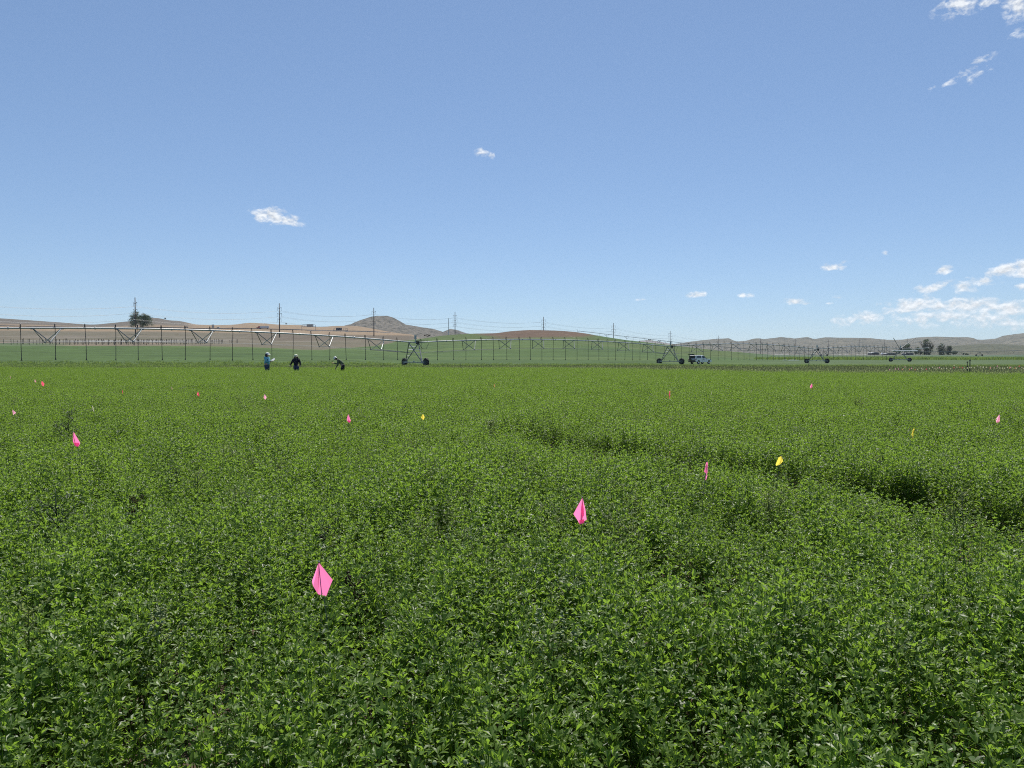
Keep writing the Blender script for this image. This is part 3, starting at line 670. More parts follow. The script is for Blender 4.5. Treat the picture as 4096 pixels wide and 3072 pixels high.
# ------------------------------------------------------------------ irrigation machine
def pivot_machine():
    root = empty('centre_pivot_irrigator', (-15.1, 111, hz(-15.1, 111)))
    tag(root, 'long galvanised wheeled irrigation boom with hanging drop hoses crossing the whole field', 'irrigation boom')
    inv = -root.location
    T = [Vector((-62.6, 68, 4.0)), P(1655, 1370, 111), P(2679, 1386, 154), P(3266, 1397, 197), P(3600, 1396, 232)]
    Tt = [Vector((p.x, p.y, p.z)) for p in T]
    crowns = [1.02, 0.86, 0.95, 0.75]
    rnd = random.Random(5)
    def pipe_pt(i, t):
        a, b = Tt[i], Tt[i + 1]; p = a.lerp(b, t); p = p.copy(); p.z += crowns[i] * 4 * t * (1 - t); return p
    stations = [[0.025 + 0.125 * k for k in range(1, 8)], [0.165 + 0.12 * k for k in range(7)], [0.15 + 0.12 * k for k in range(7)], [0.15 + 0.13 * k for k in range(6)]]
    for i in range(4):
        a, b = Tt[i], Tt[i + 1]; d = (b - a); d.z = 0; Ln = d.length; d.normalize(); side = Vector((d.y, -d.x, 0))
        mb = MB(); mb.tube([pipe_pt(i, k / 24) + inv for k in range(25)], 0.10, 10)
        pipe = mb.build('span_pipe', M['galv'], root, smooth=True)
        for k in range(1, 8):                                     # pipe flanges
            q = pipe_pt(i, k / 8 - 0.03); q2 = pipe_pt(i, k / 8 - 0.03 + 0.10 / Ln); f = MB(); f.tube([q + inv, q2 + inv], 0.15, 10)
            f.build('pipe_flange', M['galv'], pipe)
        nodes = []
        for st in stations[i]:                                    # V brackets of the truss
            A, B = pipe_pt(i, st - 1.35 / Ln), pipe_pt(i, st + 1.35 / Ln); C = pipe_pt(i, st)
            Fp, Kp = C + side * 1.4 - Vector((0, 0, 1.5)), C - side * 1.4 - Vector((0, 0, 1.5))
            nodes.append((Fp, Kp))
            mb = MB()
            for u, v, q_ in ((A, Fp, 0), (B, Fp, 1), (A, Kp, 0), (B, Kp, 1)): mb.tube([u + inv, v + inv], 0.048, 5, q_ if i == 0 else 0)  # first span: B arms in lighter steel, sun on them painted in
            mb.tube([Fp + inv, Kp + inv], 0.026, 5)
            for q in (Fp, Kp): mb.box(q + inv, (0.16, 0.16, 0.12))
            for q in (A, B): mb.box(q + inv - Vector((0, 0, .09)), (0.30, 0.26, 0.10))
            mb.build('truss_bracket', [M['galv_dark'], M['galv']], root)
        chain = [(pipe_pt(i, 1.2 / Ln),) * 2] + nodes + [(pipe_pt(i, 1 - 1.2 / Ln),) * 2]
        for sidx in (0, 1):
            mb = MB(); pts = [c[sidx] + inv for c in chain]
            if i > 0 or True:
                lo = Tt[i + 1] - Vector((0, 0, 1.55)) ; pts[-1] = lo + inv
                if i > 0: pts[0] = Tt[i] - Vector((0, 0, 1.55)) + inv
            mb.tube(pts, 0.016 if True else 0, 4); mb.tube([pts[-2], pts[-1]], 0.045, 5)
            mb.build('truss_rod', M['galv_dark'], root)
        t = 0.021 * rnd.uniform(.6, 1)
        while t < 0.992:                                          # drop hoses
            q = pipe_pt(i, t); z1 = 1.50 + rnd.uniform(-.05, .05) + (0.15 if i == 3 else 0)
            s_ = side * 0.28
            mb = MB(); top = q + Vector((0, 0, 0.10))
            arc = [top + inv]
            for k in range(1, 7):
                an = math.pi * k / 6; arc.append(top + s_ * (0.5 - 0.5 * math.cos(an)) + Vector((0, 0, 0.32 * math.sin(an) + .05)) + inv)
            ln = Vector((rnd.uniform(-.08, .08), rnd.uniform(-.05, .05), 0))
            e = top + s_; low = Vector((e.x, e.y, z1)) + ln
            arc += [e + inv - Vector((0, 0, .4)), e.lerp(low, .5) + inv + ln * rnd.uniform(-.4, .4), low + inv]
            mb.tube(arc, 0.034, 5)
            h = mb.build('drop_hose', M['hose'], root)
            nz = MB(); nz.lathe([(0.0, 0.10), (0.045, 0.10), (0.055, 0.0), (0.085, -0.04), (0.085, -0.09), (0.0, -0.10)], 8, low + inv)
            nz.build('spray_nozzle', M['hose'], h)
            t += (0.042 + rnd.uniform(-.007, .007)) * 64 / Ln
    # towers
    for i in (1, 2, 3, 4):
        c = Tt[i]; d = Tt[min(i + 1, 4)] - Tt[i - 1]; d.z = 0; d.normalize(); side = Vector((d.y, -d.x, 0))
        gz = hz(c.x, c.y); half = 2.15
        E = [c + side * half * s for s in (-1, 1)]
        for e in E: e.z = gz + 0.62
        mb = MB(); mb.tube([E[0] + inv, E[1] + inv], 0.085, 6)
        for e in E: mb.box(e + inv, (0.34, 0.34, 0.26))
        mb.box(c.lerp(E[0], 0) * 0 + (E[0] + E[1]) / 2 + inv + Vector((0, 0, .1)), (.25, .25, .2))
        tw = mb.build('tower_base_beam', M['galv'], root)
        tag(tw, 'wheeled tower %s' % ['', 'nearest left of centre', 'beside the white pickup', 'third from the left', 'at the boom end with raised struts'][i])
        PA = [c - d * 0.85, c + d * 0.85]
        for e in E:
            for q in PA:
                l = MB(); l.tube([e + inv, q + inv - Vector((0, 0, .08))], 0.075, 6); l.build('tower_leg', M['galv_dark'], tw)
        for k in range(1, 6):                                     # ladder rungs between the left pair of legs
            f = k / 6.2; u = E[0].lerp(PA[0], f); v = E[0].lerp(PA[1], f)
            r = MB(); r.tube([u + inv, v + inv], 0.050, 5); r.build('ladder_rung', M['white'], tw)
        for k in (3, 4):
            f = k / 6.2; u = E[1].lerp(PA[0], f); v = E[1].lerp(PA[1], f)
            r = MB(); r.tube([u + inv, v + inv], 0.024, 5); r.build('cross_strut', M['galv'], tw)
        ang = math.atan2(side.y, side.x)
        for s, e in zip((-1, 1), E):                              # big cleated wheels
            w = MB(); R0, R1, wd = 0.62, 0.33, 0.16
            w.lathe([(R1, -wd), (R0 * .9, -wd * 1.05), (R0, -wd * .7), (R0, wd * .7), (R0 * .9, wd * 1.05), (R1, wd)], 24, (0, 0, 0), 'Y', 0)
            for k in range(18):
                a = 2 * math.pi * k / 18
                w.box((math.cos(a) * R0, (0.06 if k % 2 else -.06), math.sin(a) * R0), (0.09, 0.19, 0.07), Matrix.Rotation(-a, 3, 'Y'), 0)
            w.lathe([(R1, -wd * .8), (R1 * .9, -wd * .3), (0.12, -.02), (0.10, -.14), (0, -.14)], 20, (0, 0, 0), 'Y', 1)
            w.lathe([(0, .14), (0.10, .14), (0.12, .02), (R1 * .9, wd * .3), (R1, wd * .8)], 20, (0, 0, 0), 'Y', 1)
            o = w.build('wheel', [M['rubber'], M['galv_dark']], tw); o.location = e + side * s * 0.62 + d * 0.22 + inv; o.location.z = gz + 0.60 + inv.z
            o.rotation_euler = (0, 0, ang)
            g = MB(); g.box((0, 0, 0), (.3, .34, .34)); g.tube([(0, 0, 0), (0.0, 0.4, 0)], .07, 6)
            o2 = g.build('gearbox', M['galv_dark'], tw); o2.location = e + side * s * 0.42 + inv; o2.location.z = gz + 0.60 + inv.z; o2.rotation_euler = (0, 0, ang)
        bx = MB(); bx.lathe([(0, 0), (.17, 0), (.17, .52), (.19, .54), (.19, .60), (0, .62)], 12, c + d * 0.3 + inv + Vector((0, 0, .48)))
        bx.tube([c + d * .3 + inv, c + d * .3 + inv + Vector((0, 0, .5))], .06, 6)
        bx.build('control_box', M['greybox'], tw)
        jt = MB(); jt.box(c + d * 0.7 + inv, (.5, .5, .42)); jt.tube([c + d * .3 + inv + Vector((0, 0, .3)), c + d * 2.6 + inv + Vector((0, 0, .42))], .035, 5)
        jt.tube([c + d * .9 + inv + Vector((0, 0, -.1)), c + d * 1.5 + inv + Vector((0, 0, -.85)), c + d * 2.2 + inv + Vector((0, 0, -.95)), c + d * 2.7 + inv + Vector((0, 0, -.1))], .03, 5)
        jt.build('span_joint', M['hose'], tw)
    # raised struts and overhang at the far end
    c = Tt[4]
    a1, a2, ov = P(3574, 1352, 228), P(3664, 1350, 236), P(3716, 1391, 243)
    mb = MB(); mb.tube([c + inv - Vector((0, 0, .1)), a1 + inv], .09, 6); mb.tube([c + inv, a2 + inv], .09, 6)
    mb.build('raised_strut', M['galv_dark'], root)
    mb = MB(); mb.tube([c + inv, c.lerp(ov, .5) + inv - Vector((0, 0, .25)), ov + inv], .10, 8); mb.build('overhang_pipe', M['galv'], root)
    mb = MB(); q0, q1 = P(3566, 1404, 229), P(3670, 1403, 229); mb.tube([q0 + inv, q1 + inv], .13, 8); mb.build('cross_pipe', M['white'], root)
pivot_machine()

def far_pivot():
    pts = [(2316, 1324, 478), (2480, 1343, 490), (2637, 1361, 500), (2790, 1378, 510), (2960, 1393, 520), (3130, 1402, 530), (3297, 1403, 535), (3500, 1404, 540), (3700, 1406, 545), (3917, 1407, 550), (4120, 1400, 560), (4400, 1402, 575)]
    W_ = [P(*p) for p in pts]
    root = empty('distant_irrigator', (W_[6].x, W_[6].y, hz(W_[6].x, W_[6].y)))
    tag(root, 'thin distant irrigation boom running behind the hill and across the right background', 'irrigation boom')
    inv = -root.location
    mb = MB(); fine = []
    for a, b in zip(W_, W_[1:]):
        for k in range(6): fine.append(a.lerp(b, k / 6))
    fine.append(W_[-1]); mb.tube([p + inv for p in fine], 0.13, 6); mb.build('span_pipe', M['galv_dark'], root, smooth=True)
    for k in range(4, len(fine) - 2, 3):
        if k % 6 == 0 and False: continue
        c = fine[k]; d = (fine[k + 1] - fine[k - 1]).normalized(); sd = Vector((d.y, -d.x, 0))
        b = MB(); lo = c - Vector((0, 0, 1.6))
        b.tube([c - d * 1.8 + inv, lo + sd * .6 + inv, c + d * 1.8 + inv], .07, 4); b.build('truss_bracket', M['galv_dark'], root)
    for i in (2, 6, 9):
        c = W_[i]; d = (W_[i + 1] - W_[i - 1]).normalized(); sd = Vector((d.y, -d.x, 0)); gz = hz(c.x, c.y)
        E = [Vector((c.x, c.y, gz + .5)) + Vector((1, -.2, 0)) * s * 2 for s in (-1, 1)]
        b = MB(); b.tube([E[0] + inv, E[1] + inv], .1, 5)
        for e in E:
            for s in (-1, 1): b.tube([e + inv, c + d * .8 * s + inv], .09, 5)
        t = b.build('tower', M['galv_dark'], root)
        for e in E:
            w = MB(); w.lathe([(0, -.2), (.6, -.2), (.66, 0), (.6, .2), (0, .2)], 16, e + inv + Vector((0, 0, .1)), 'Y'); w.build('wheel', M['rubber'], t)
    g = MB(); e = W_[0]; g.tube([e + inv, e + inv + Vector((-1.0, 0, -.3)), e + inv + Vector((-1.3, 0, 1.2))], .12, 6); g.build('end_gun', M['galv_dark'], root)
    for k in range(3, len(fine) - 1):
        c = fine[k]; b = MB(); b.tube([c + inv, Vector((c.x, c.y - .2, c.z - 2.1)) + inv], .05, 4); b.build('drop_hose', M['hose'], root)
far_pivot()

# ------------------------------------------------------------------ flags
def flag_mesh(style, seed):
    rnd = random.Random(seed); mb = MB()
    # panels as (x, depth, z) in metres; z measured down from the tip; crease shared by both panels
    def panel(pts, sub=3):
        top = Vector(pts[0]); rest = [Vector(p) for p in pts[1:]]
        mb.add([top] + rest, [(0, i, i + 1) for i in range(1, len(rest))])
    if style == 'kiteA':
        cr0, cr1, cr2 = (-.002, -.010, -.045), (-.007, -.014, -.085), (-.013, -.012, -.118)
        panel([(0, 0, 0), (-.028, .006, -.060), (-.0385, .014, -.083), (-.0375, .018, -.105), cr2, cr1, cr0])
        panel([(0, 0, 0), cr0, cr1, cr2, (.014, .000, -.1335), (.030, .010, -.100), (.0405, .018, -.080), (.022, .010, -.043)])
    elif style == 'kiteB':
        cr0, cr1, cr2 = (-.004, .012, -.050), (-.002, .014, -.085), (0, .010, -.112)
        panel([(0, 0, 0), (-.020, -.002, -.036), (-.0435, -.006, -.080), (-.024, -.002, -.108), (-.010, -.004, -.132), cr2, cr1, cr0])
        panel([(0, 0, 0), cr0, cr1, cr2, (.006, -.002, -.124), (.024, -.010, -.106), (.016, -.008, -.055)])
        mb.add([(.000, -.012, -.012), (-.006, -.016, -.062), (.000, -.014, -.102), (.009, -.016, -.080), (.007, -.015, -.050)], [(0, 1, 4), (1, 3, 4), (1, 2, 3)])
        mb.add([(-.013, -.014, -.106), (.011, -.014, -.102), (.012, -.015, -.120), (-.012, -.015, -.128)], [(0, 1, 2, 3)])
    elif style == 'kiteC':
        cr0, cr1, cr2 = (-.003, -.010, -.05), (-.006, -.012, -.085), (-.007, -.010, -.112)
        panel([(0, 0, 0), (-.018, .006, -.055), (-.029, .012, -.088), (-.026, .012, -.098), cr2, cr1, cr0])
        panel([(.005, 0, 0), cr0, cr1, cr2, (.018, .002, -.125), (.034, .010, -.098), (.020, .006, -.052)])
        mb.add([(-.005, -.014, -.088), (.028, -.004, -.090), (.032, -.002, -.100), (.019, -.010, -.126), (-.005, -.015, -.112)], [(0, 1, 2), (0, 2, 3), (0, 3, 4)])
    elif style == 'thin':
        panel([(0, 0, 0), (-.007, .004, -.01), (-.006, .010, -.040), (-.012, .014, -.075), (-.001, -.006, -.080), (0, -.008, -.04)])
        panel([(0, 0, 0), (0, -.008, -.04), (-.001, -.006, -.080), (.004, 0, -.098), (.014, .012, -.078), (.009, .010, -.045), (.006, .004, -.01)])
        mb.add([(-.002, -.004, -.095), (.011, -.002, -.092), (.006, 0, -.125), (.000, -.002, -.130)], [(0, 1, 2, 3)])
    else:   # fly: sheet hanging askew
        mb.add([(0, 0, 0), (-.017, .006, -.0127), (-.022, .012, -.040), (-.027, .016, -.067), (-.023, .016, -.077), (-.014, .008, -.070), (-.006, -.004, -.061), (.010, .006, -.053), (.0235, .016, -.045), (.012, .008, -.022), (-.002, -.006, -.030)],
               [(0, 1, 10), (1, 2, 10), (2, 3, 5, 10), (3, 4, 5), (5, 6, 10), (6, 7, 10), (7, 8, 9, 10), (9, 0, 10)])
    return mb
for n_, (x, y, Y, s, c, st, lb) in enumerate(FLAGS):
    p = P(x, y, Y); g0 = hz(p.x, p.y)
    root = empty('marker_flag', (p.x, p.y, g0)); tag(root, lb, 'marker flag', 'marker flags in the crop')
    h = p.z - g0
    f = flag_mesh(st, n_).build('flag_sheet', M['flag_' + c], root); f.location = (0, 0, h); f.scale = (s, s, s * 1.15)
    f.rotation_euler = (rad(20), 0, 0)
    w = MB(); w.tube([(0.004, h * .36 + .012, -.02), (0.002, h * .15 + .012, h * .6), (0, 0.006, h + .004)], 0.0016, 5); w.lathe([(0, -.004), (.0045, 0), (0, .005)], 6, (0, 0, h + .003))
    w.build('wire_stake', M['galv_dark'], root)
# dense row of tiny flags at the far right
fm = {c: flag_mesh('kiteA', 1).mesh('flag_sheet', M['flag_' + c]) for c in ('redpink', 'palewhite', 'orange', 'palepink')}
sw = MB(); sw.tube([(0, 0, 0), (0, 0, .70)], .003, 4); stake_me = sw.mesh('wire_stake', M['galv_dark'])
rr = random.Random(3)
for k in range(54):
    x = 3562 + (4110 - 3562) * (k / 53) ** 0.85 + rr.uniform(-5, 5); y = 1474 - 8 * min(1, k / 25) + rr.uniform(-3, 3) - (8 if k % 9 == 4 else 0)
    Y = 46 + rr.uniform(-1.5, 2.5); p = P(x, y, Y); g0 = hz(p.x, p.y); h = max(.55, p.z - g0)
    root = empty('row_flag', (p.x, p.y, g0)); c = rr.choice(['palewhite'] * 6 + ['orange', 'palepink', 'redpink'] if k > 6 else ['orange', 'palepink'])
    tag(root, {'palewhite': 'tiny pale cream', 'orange': 'tiny dull orange', 'palepink': 'tiny pale pink', 'redpink': 'tiny red'}[c] + ' plot flag in the long dense flag row at far right', 'plot flag', 'plot flags in the dense row')
    o = bpy.data.objects.new('flag_sheet', fm[c]); COL.objects.link(o); o.parent = root; o.location = (0, 0, h); o.scale = (.62, .62, .9)
    o = bpy.data.objects.new('wire_stake', stake_me); COL.objects.link(o); o.parent = root; o.scale = (1, 1, h / .70)

# ------------------------------------------------------------------ people
def skin_part(name, chains, mat, parent, sub=2):
    """chains: lists of (x,y,z,r) joints; points closer than 1 mm are shared, so limbs grow out of one body"""
    vs, rs, es = [], [], []
    def vid(p):
        for k, q in enumerate(vs):
            if (q - Vector(p[:3])).length < 1e-3: return k
        vs.append(Vector(p[:3])); rs.append(p[3] if isinstance(p[3], tuple) else (p[3], p[3])); return len(vs) - 1
    for ch in chains:
        ids = [vid(p) for p in ch]
        es += [(a, b) for a, b in zip(ids, ids[1:]) if a != b]
    me = bpy.data.meshes.new(name); me.from_pydata([tuple(v) for v in vs], es, []); me.materials.append(mat)
    o = bpy.data.objects.new(name, me); COL.objects.link(o); o.parent = parent
    md = o.modifiers.new('skin', 'SKIN'); md.use_smooth_shade = True
    if not me.skin_vertices: me.skin_vertices.new() if hasattr(me.skin_vertices, 'new') else None
    sv_ = me.skin_vertices[0].data
    for k, r in enumerate(rs): sv_[k].radius = r; sv_[k].use_root = (k == 0)
    ss = o.modifiers.new('round', 'SUBSURF'); ss.levels = sub; ss.render_levels = sub
    return o
def hand(wrist, dirv, palm_n, curl=0.5):
    d = Vector(dirv).normalized(); n = Vector(palm_n).normalized(); s = d.cross(n).normalized()
    w = Vector(wrist); pc = w + d * 0.075
    chains = [[(*w, .026), (*(w + d * .035), .030), (*pc, .032)]]
    for k, (off, ln) in enumerate(((-.030, .062), (-.010, .074), (.010, .080), (.030, .070))):
        b = pc + s * off + d * .016
        c1 = (d * math.cos(curl) + n * math.sin(curl)); c2 = (d * math.cos(curl * 2) + n * math.sin(curl * 2))
        chains.append([(*pc, .032), (*b, .0105), (*(b + c1 * ln * .5), .0092), (*(b + c1 * ln * .5 + c2 * ln * .5), .0075)])
    t0 = w + d * .03 + s * .03
    chains.append([(*(w + d * .035), .030), (*t0, .012), (*(t0 + (d * .6 + s * .7).normalized() * .035), .0105), (*(t0 + (d * .9 + s * .35).normalized() * .062), .0085)])
    return chains
def face_bits(parent, c, fwd, up, r):
    f = Vector(fwd).normalized(); u = Vector(up).normalized(); s = f.cross(u).normalized(); c = Vector(c)
    mb = MB()
    mb.tube([c + f * r * .80 + u * .012, c + f * (r + .016) - u * .018, c + f * r * .9 - u * .026], [.008, .014, .008], 6, 0)
    for k in (-1, 1): mb.tube([c + s * k * r * .82 - f * .012 + u * .012, c + s * k * (r * .82 + .022) - f * .016 + u * .012], [.022, .014], 8, 0)
    for k in (-1, 1): mb.lathe([(0, -.006), (.011, 0), (0, .006)], 8, c + f * r * .86 + s * k * .032 + u * .014, 'Y', 1)
    mb.tube([c + f * r * .88 - u * .055 - s * .022, c + f * (r * .92) - u * .056, c + f * r * .88 - u * .055 + s * .022], .005, 5, 2)
    mb.build('face', [M['skin'], M['hair'], M['redlamp']], parent, True)
def cap_hat(parent, c, fwd, up, mat, brim=0.09, full=False, r=0.108):
    f = Vector(fwd).normalized(); u = Vector(up).normalized(); s = f.cross(u).normalized(); R = Matrix((f, s * -1, u)).transposed()
    mb = MB(); rings = []
    prof = [(r, -.01), (r * 1.02, .03), (r * .93, .075), (r * .6, .108), (0.001, .118)]
    n = 16
    vs = [Vector(c) + R @ Vector((q * math.cos(2 * math.pi * k / n) * 1.08, q * math.sin(2 * math.pi * k / n), h)) for q, h in prof for k in range(n)]
    mb.add(vs, [(i * n + k, i * n + (k + 1) % n, (i + 1) * n + (k + 1) % n, (i + 1) * n + k) for i in range(len(prof) - 1) for k in range(n)])
    vi, vo = [], []
    for k in range(n):
        a = 2 * math.pi * k / n; w = brim if full else brim * max(0.05, math.cos(a)) ** .8 if math.cos(a) > 0 else 0.004
        vi.append(Vector(c) + R @ Vector((r * 1.08 * math.cos(a), r * math.sin(a), -.008)))
        vo.append(Vector(c) + R @ Vector(((r * 1.08 + w) * math.cos(a), (r + w * (1 if full else .35)) * math.sin(a), -.026)))
    lo = [v - u * .006 for v in vo]
    mb.add(vi + vo + lo, [(k, (k + 1) % n, n + (k + 1) % n, n + k) for k in range(n)] + [(n + k, n + (k + 1) % n, 2 * n + (k + 1) % n, 2 * n + k) for k in range(n)] + [(2 * n + k, 2 * n + (k + 1) % n, (k + 1) % n, k) for k in range(n)])
    return mb.build('hat', mat, parent, True)
def legs(hip, kneeL, kneeR, footL, footR, sw=.10, toe=(.16, 0)):
    h = Vector(hip); out_ = []
    for s, kn, ft in ((1, kneeL, footL), (-1, kneeR, footR)):
        out_.append([(*h, .13), (h.x, h.y + s * sw, h.z - .08, .092), (*kn, .062), (*ft, .048)])
    return out_
# Each figure is built with +X forward, +Y to its left, Z up, feet on z = 0
def person_standing(x, y_top, Y, face_az, height_m, label, kind):
    g = P(x, 1478, Y); gz = hz(g.x, Y)
    root = empty('person', (g.x, Y, gz), face_az); tag(root, label, 'person')
    k = height_m / 1.70; root.scale = (k * 1.16, k * 1.2, k) if kind == 'notebook' else (k * 1.1, k * 1.12, k)
    hip = (0, 0, .92); chest = (.02, 0, 1.28); neck = (.02, 0, 1.44); head = (.045, 0, 1.58)
    lg = legs(hip, (.03, .11, .50), (.01, -.11, .50), (0, .12, .07), (-.02, -.12, .07))
    feet = [[(0, .12, .07, .048), (.03, .12, .04, .045), (.17, .125, .03, .036)], [(-.02, -.12, .07, .048), (.01, -.12, .04, .045), (.15, -.125, .03, .036)]]
    if kind == 'notebook':
        Sh = [(.0, .185, 1.38), (.0, -.185, 1.38)]
        El = [(.06, .24, 1.11), (.06, -.24, 1.11)]; Wr = [(.30, .10, 1.17), (.29, -.13, 1.13)]
        hd = [((.75, -.35, .3), (0, -.2, 1)), ((.8, .3, .2), (0, .2, 1))]
    else:
        Sh = [(.0, .18, 1.37), (.0, -.18, 1.37)]
        El = [(-.02, .27, 1.11), (.03, -.30, 1.12)]; Wr = [(.04, .30, .86), (.10, -.38, .90)]
        hd = [((.1, .05, -1), (.2, -1, 0)), ((.15, -.1, -1), (.6, .8, 0))]
    body = [[(*hip, .14), (.0, 0, 1.08, .12), (*chest, (.15, .12)), (*neck, .055), (.035, 0, 1.50, .052), (*head, (.082, .094)), (.04, 0, 1.655, (.075, .082))]] + lg + feet
    arms = []
    for s in (0, 1):
        arms.append([(*chest, (.15, .12)), (*Sh[s], .062), (*El[s], .043), (*Wr[s], .028)]); arms += hand(Wr[s], hd[s][0], hd[s][1], .6)
    skin_part('body', body + arms, M['skin'], root)
    sm, tm = (M['teal'], M['jean']) if kind == 'notebook' else (M['navy'], M['jean'])
    grow = .018 if kind == 'notebook' else .024
    sh = [[(0, 0, .84, (.178 + grow, .152 + grow)), (0, 0, 1.06, (.150 + grow, .125 + grow)), (*chest, (.165 + grow, .132 + grow)), (.02, 0, 1.415, .085 + grow / 2), (.022, 0, 1.455, .066)]]
    for s in (0, 1):
        w = Vector(El[s]).lerp(Vector(Wr[s]), .93)
        sh.append([(*chest, (.165 + grow, .132 + grow)), (*Sh[s], .072 + grow), (*El[s], .055 + grow * .6), (*w, .042)])
    skin_part('shirt', sh, sm, root)
    tr = [[(0, 0, .96, (.155, .14)), (0, 0, .88, (.17, .15))]]
    for s, kn, ft in ((1, (.03, .11, .50), (0, .12, .10)), (-1, (.01, -.11, .50), (-.02, -.12, .10))):
        tr.append([(0, 0, .88, (.17, .15)), (0, s * .10, .76, .115), (*kn, .082), (*ft, .072)])
    skin_part('trousers', tr, tm, root)
    bt = MB()
    for s, dx in ((1, 0), (-1, -.02)): bt.box((.07 + dx, s * .122, .045), (.27, .10, .09), None, 0, .85); bt.tube([(dx, s * .12, .08), (dx, s * .12, .18)], .062, 8)
    bt.build('boots', M['sole'], root, bevel=.015)
    face_bits(root, (.05, 0, 1.58), (1, 0, -.05), (0, 0, 1), .092)
    hr = MB()
    for a in range(-5, 6):
        an = math.pi + a * .30
        hr.tube([(.035 + .090 * math.cos(an), .088 * math.sin(an), 1.66), (.03 + .104 * math.cos(an), .104 * math.sin(an), 1.58), (.02 + .098 * math.cos(an), .10 * math.sin(an), 1.46 if kind == 'notebook' else 1.40), (.02 + .07 * math.cos(an), .07 * math.sin(an), 1.44 if kind == 'notebook' else 1.36)], [.03, .036, .030, .014], 6)
    hr.build('hair', M['hair'], root, True)
    if kind == 'notebook': cap_hat(root, (.045, 0, 1.632), (1, 0, -.12), (.05, 0, 1), M['cap'], .10)
    else: cap_hat(root, (.04, 0, 1.628), (1, 0, -.1), (.05, 0, 1), M['hatpale'], .06, True)
    return root, k
r1, k1_ = person_standing(1068, 1408, 52.0, rad(-6), 1.68, 'person in light blue top and white cap writing in a notebook', 'notebook')
r2, k2_ = person_standing(1185, 1416, 52.5, rad(-98), 1.57, 'person in dark hooded top and pale hat resting a hand on a thin rod', 'cane')
# the notebook the first person holds, and the rod the second holds
nb = empty('notebook', r1.matrix_basis @ Vector((.40, -.03, 1.215))); nb.rotation_euler = (rad(32), rad(-24), r1.rotation_euler.z)
tag(nb, 'open white notebook held by the person in light blue', 'notebook')
b = MB(); b.box((0, .082, .012), (.24, .16, .010), Matrix.Rotation(rad(10), 3, 'X')); b.box((0, -.082, .012), (.24, .16, .010), Matrix.Rotation(rad(-10), 3, 'X')); b.build('pages', M['paper'], nb)
b = MB(); b.box((0, .083, 0), (.25, .17, .006), Matrix.Rotation(rad(10), 3, 'X')); b.box((0, -.083, 0), (.25, .17, .006), Matrix.Rotation(rad(-10), 3, 'X')); b.build('cover', M['dark'], nb)
rd = r2.matrix_basis @ Vector((.12, -.40, 0)); ro = empty('sampling_rod', (rd.x, rd.y, r2.location.z)); tag(ro, 'thin dark sampling rod standing in the crop under a hand', 'rod')
b = MB(); b.tube([(0, 0, 0), (0, 0, .86 * k2_)], .013, 8); b.build('shaft', M['dark'], ro)
b = MB(); b.tube([(-.07, 0, .86 * k2_), (.07, 0, .86 * k2_)], .018, 8); b.build('handle', M['hatpale'], ro)
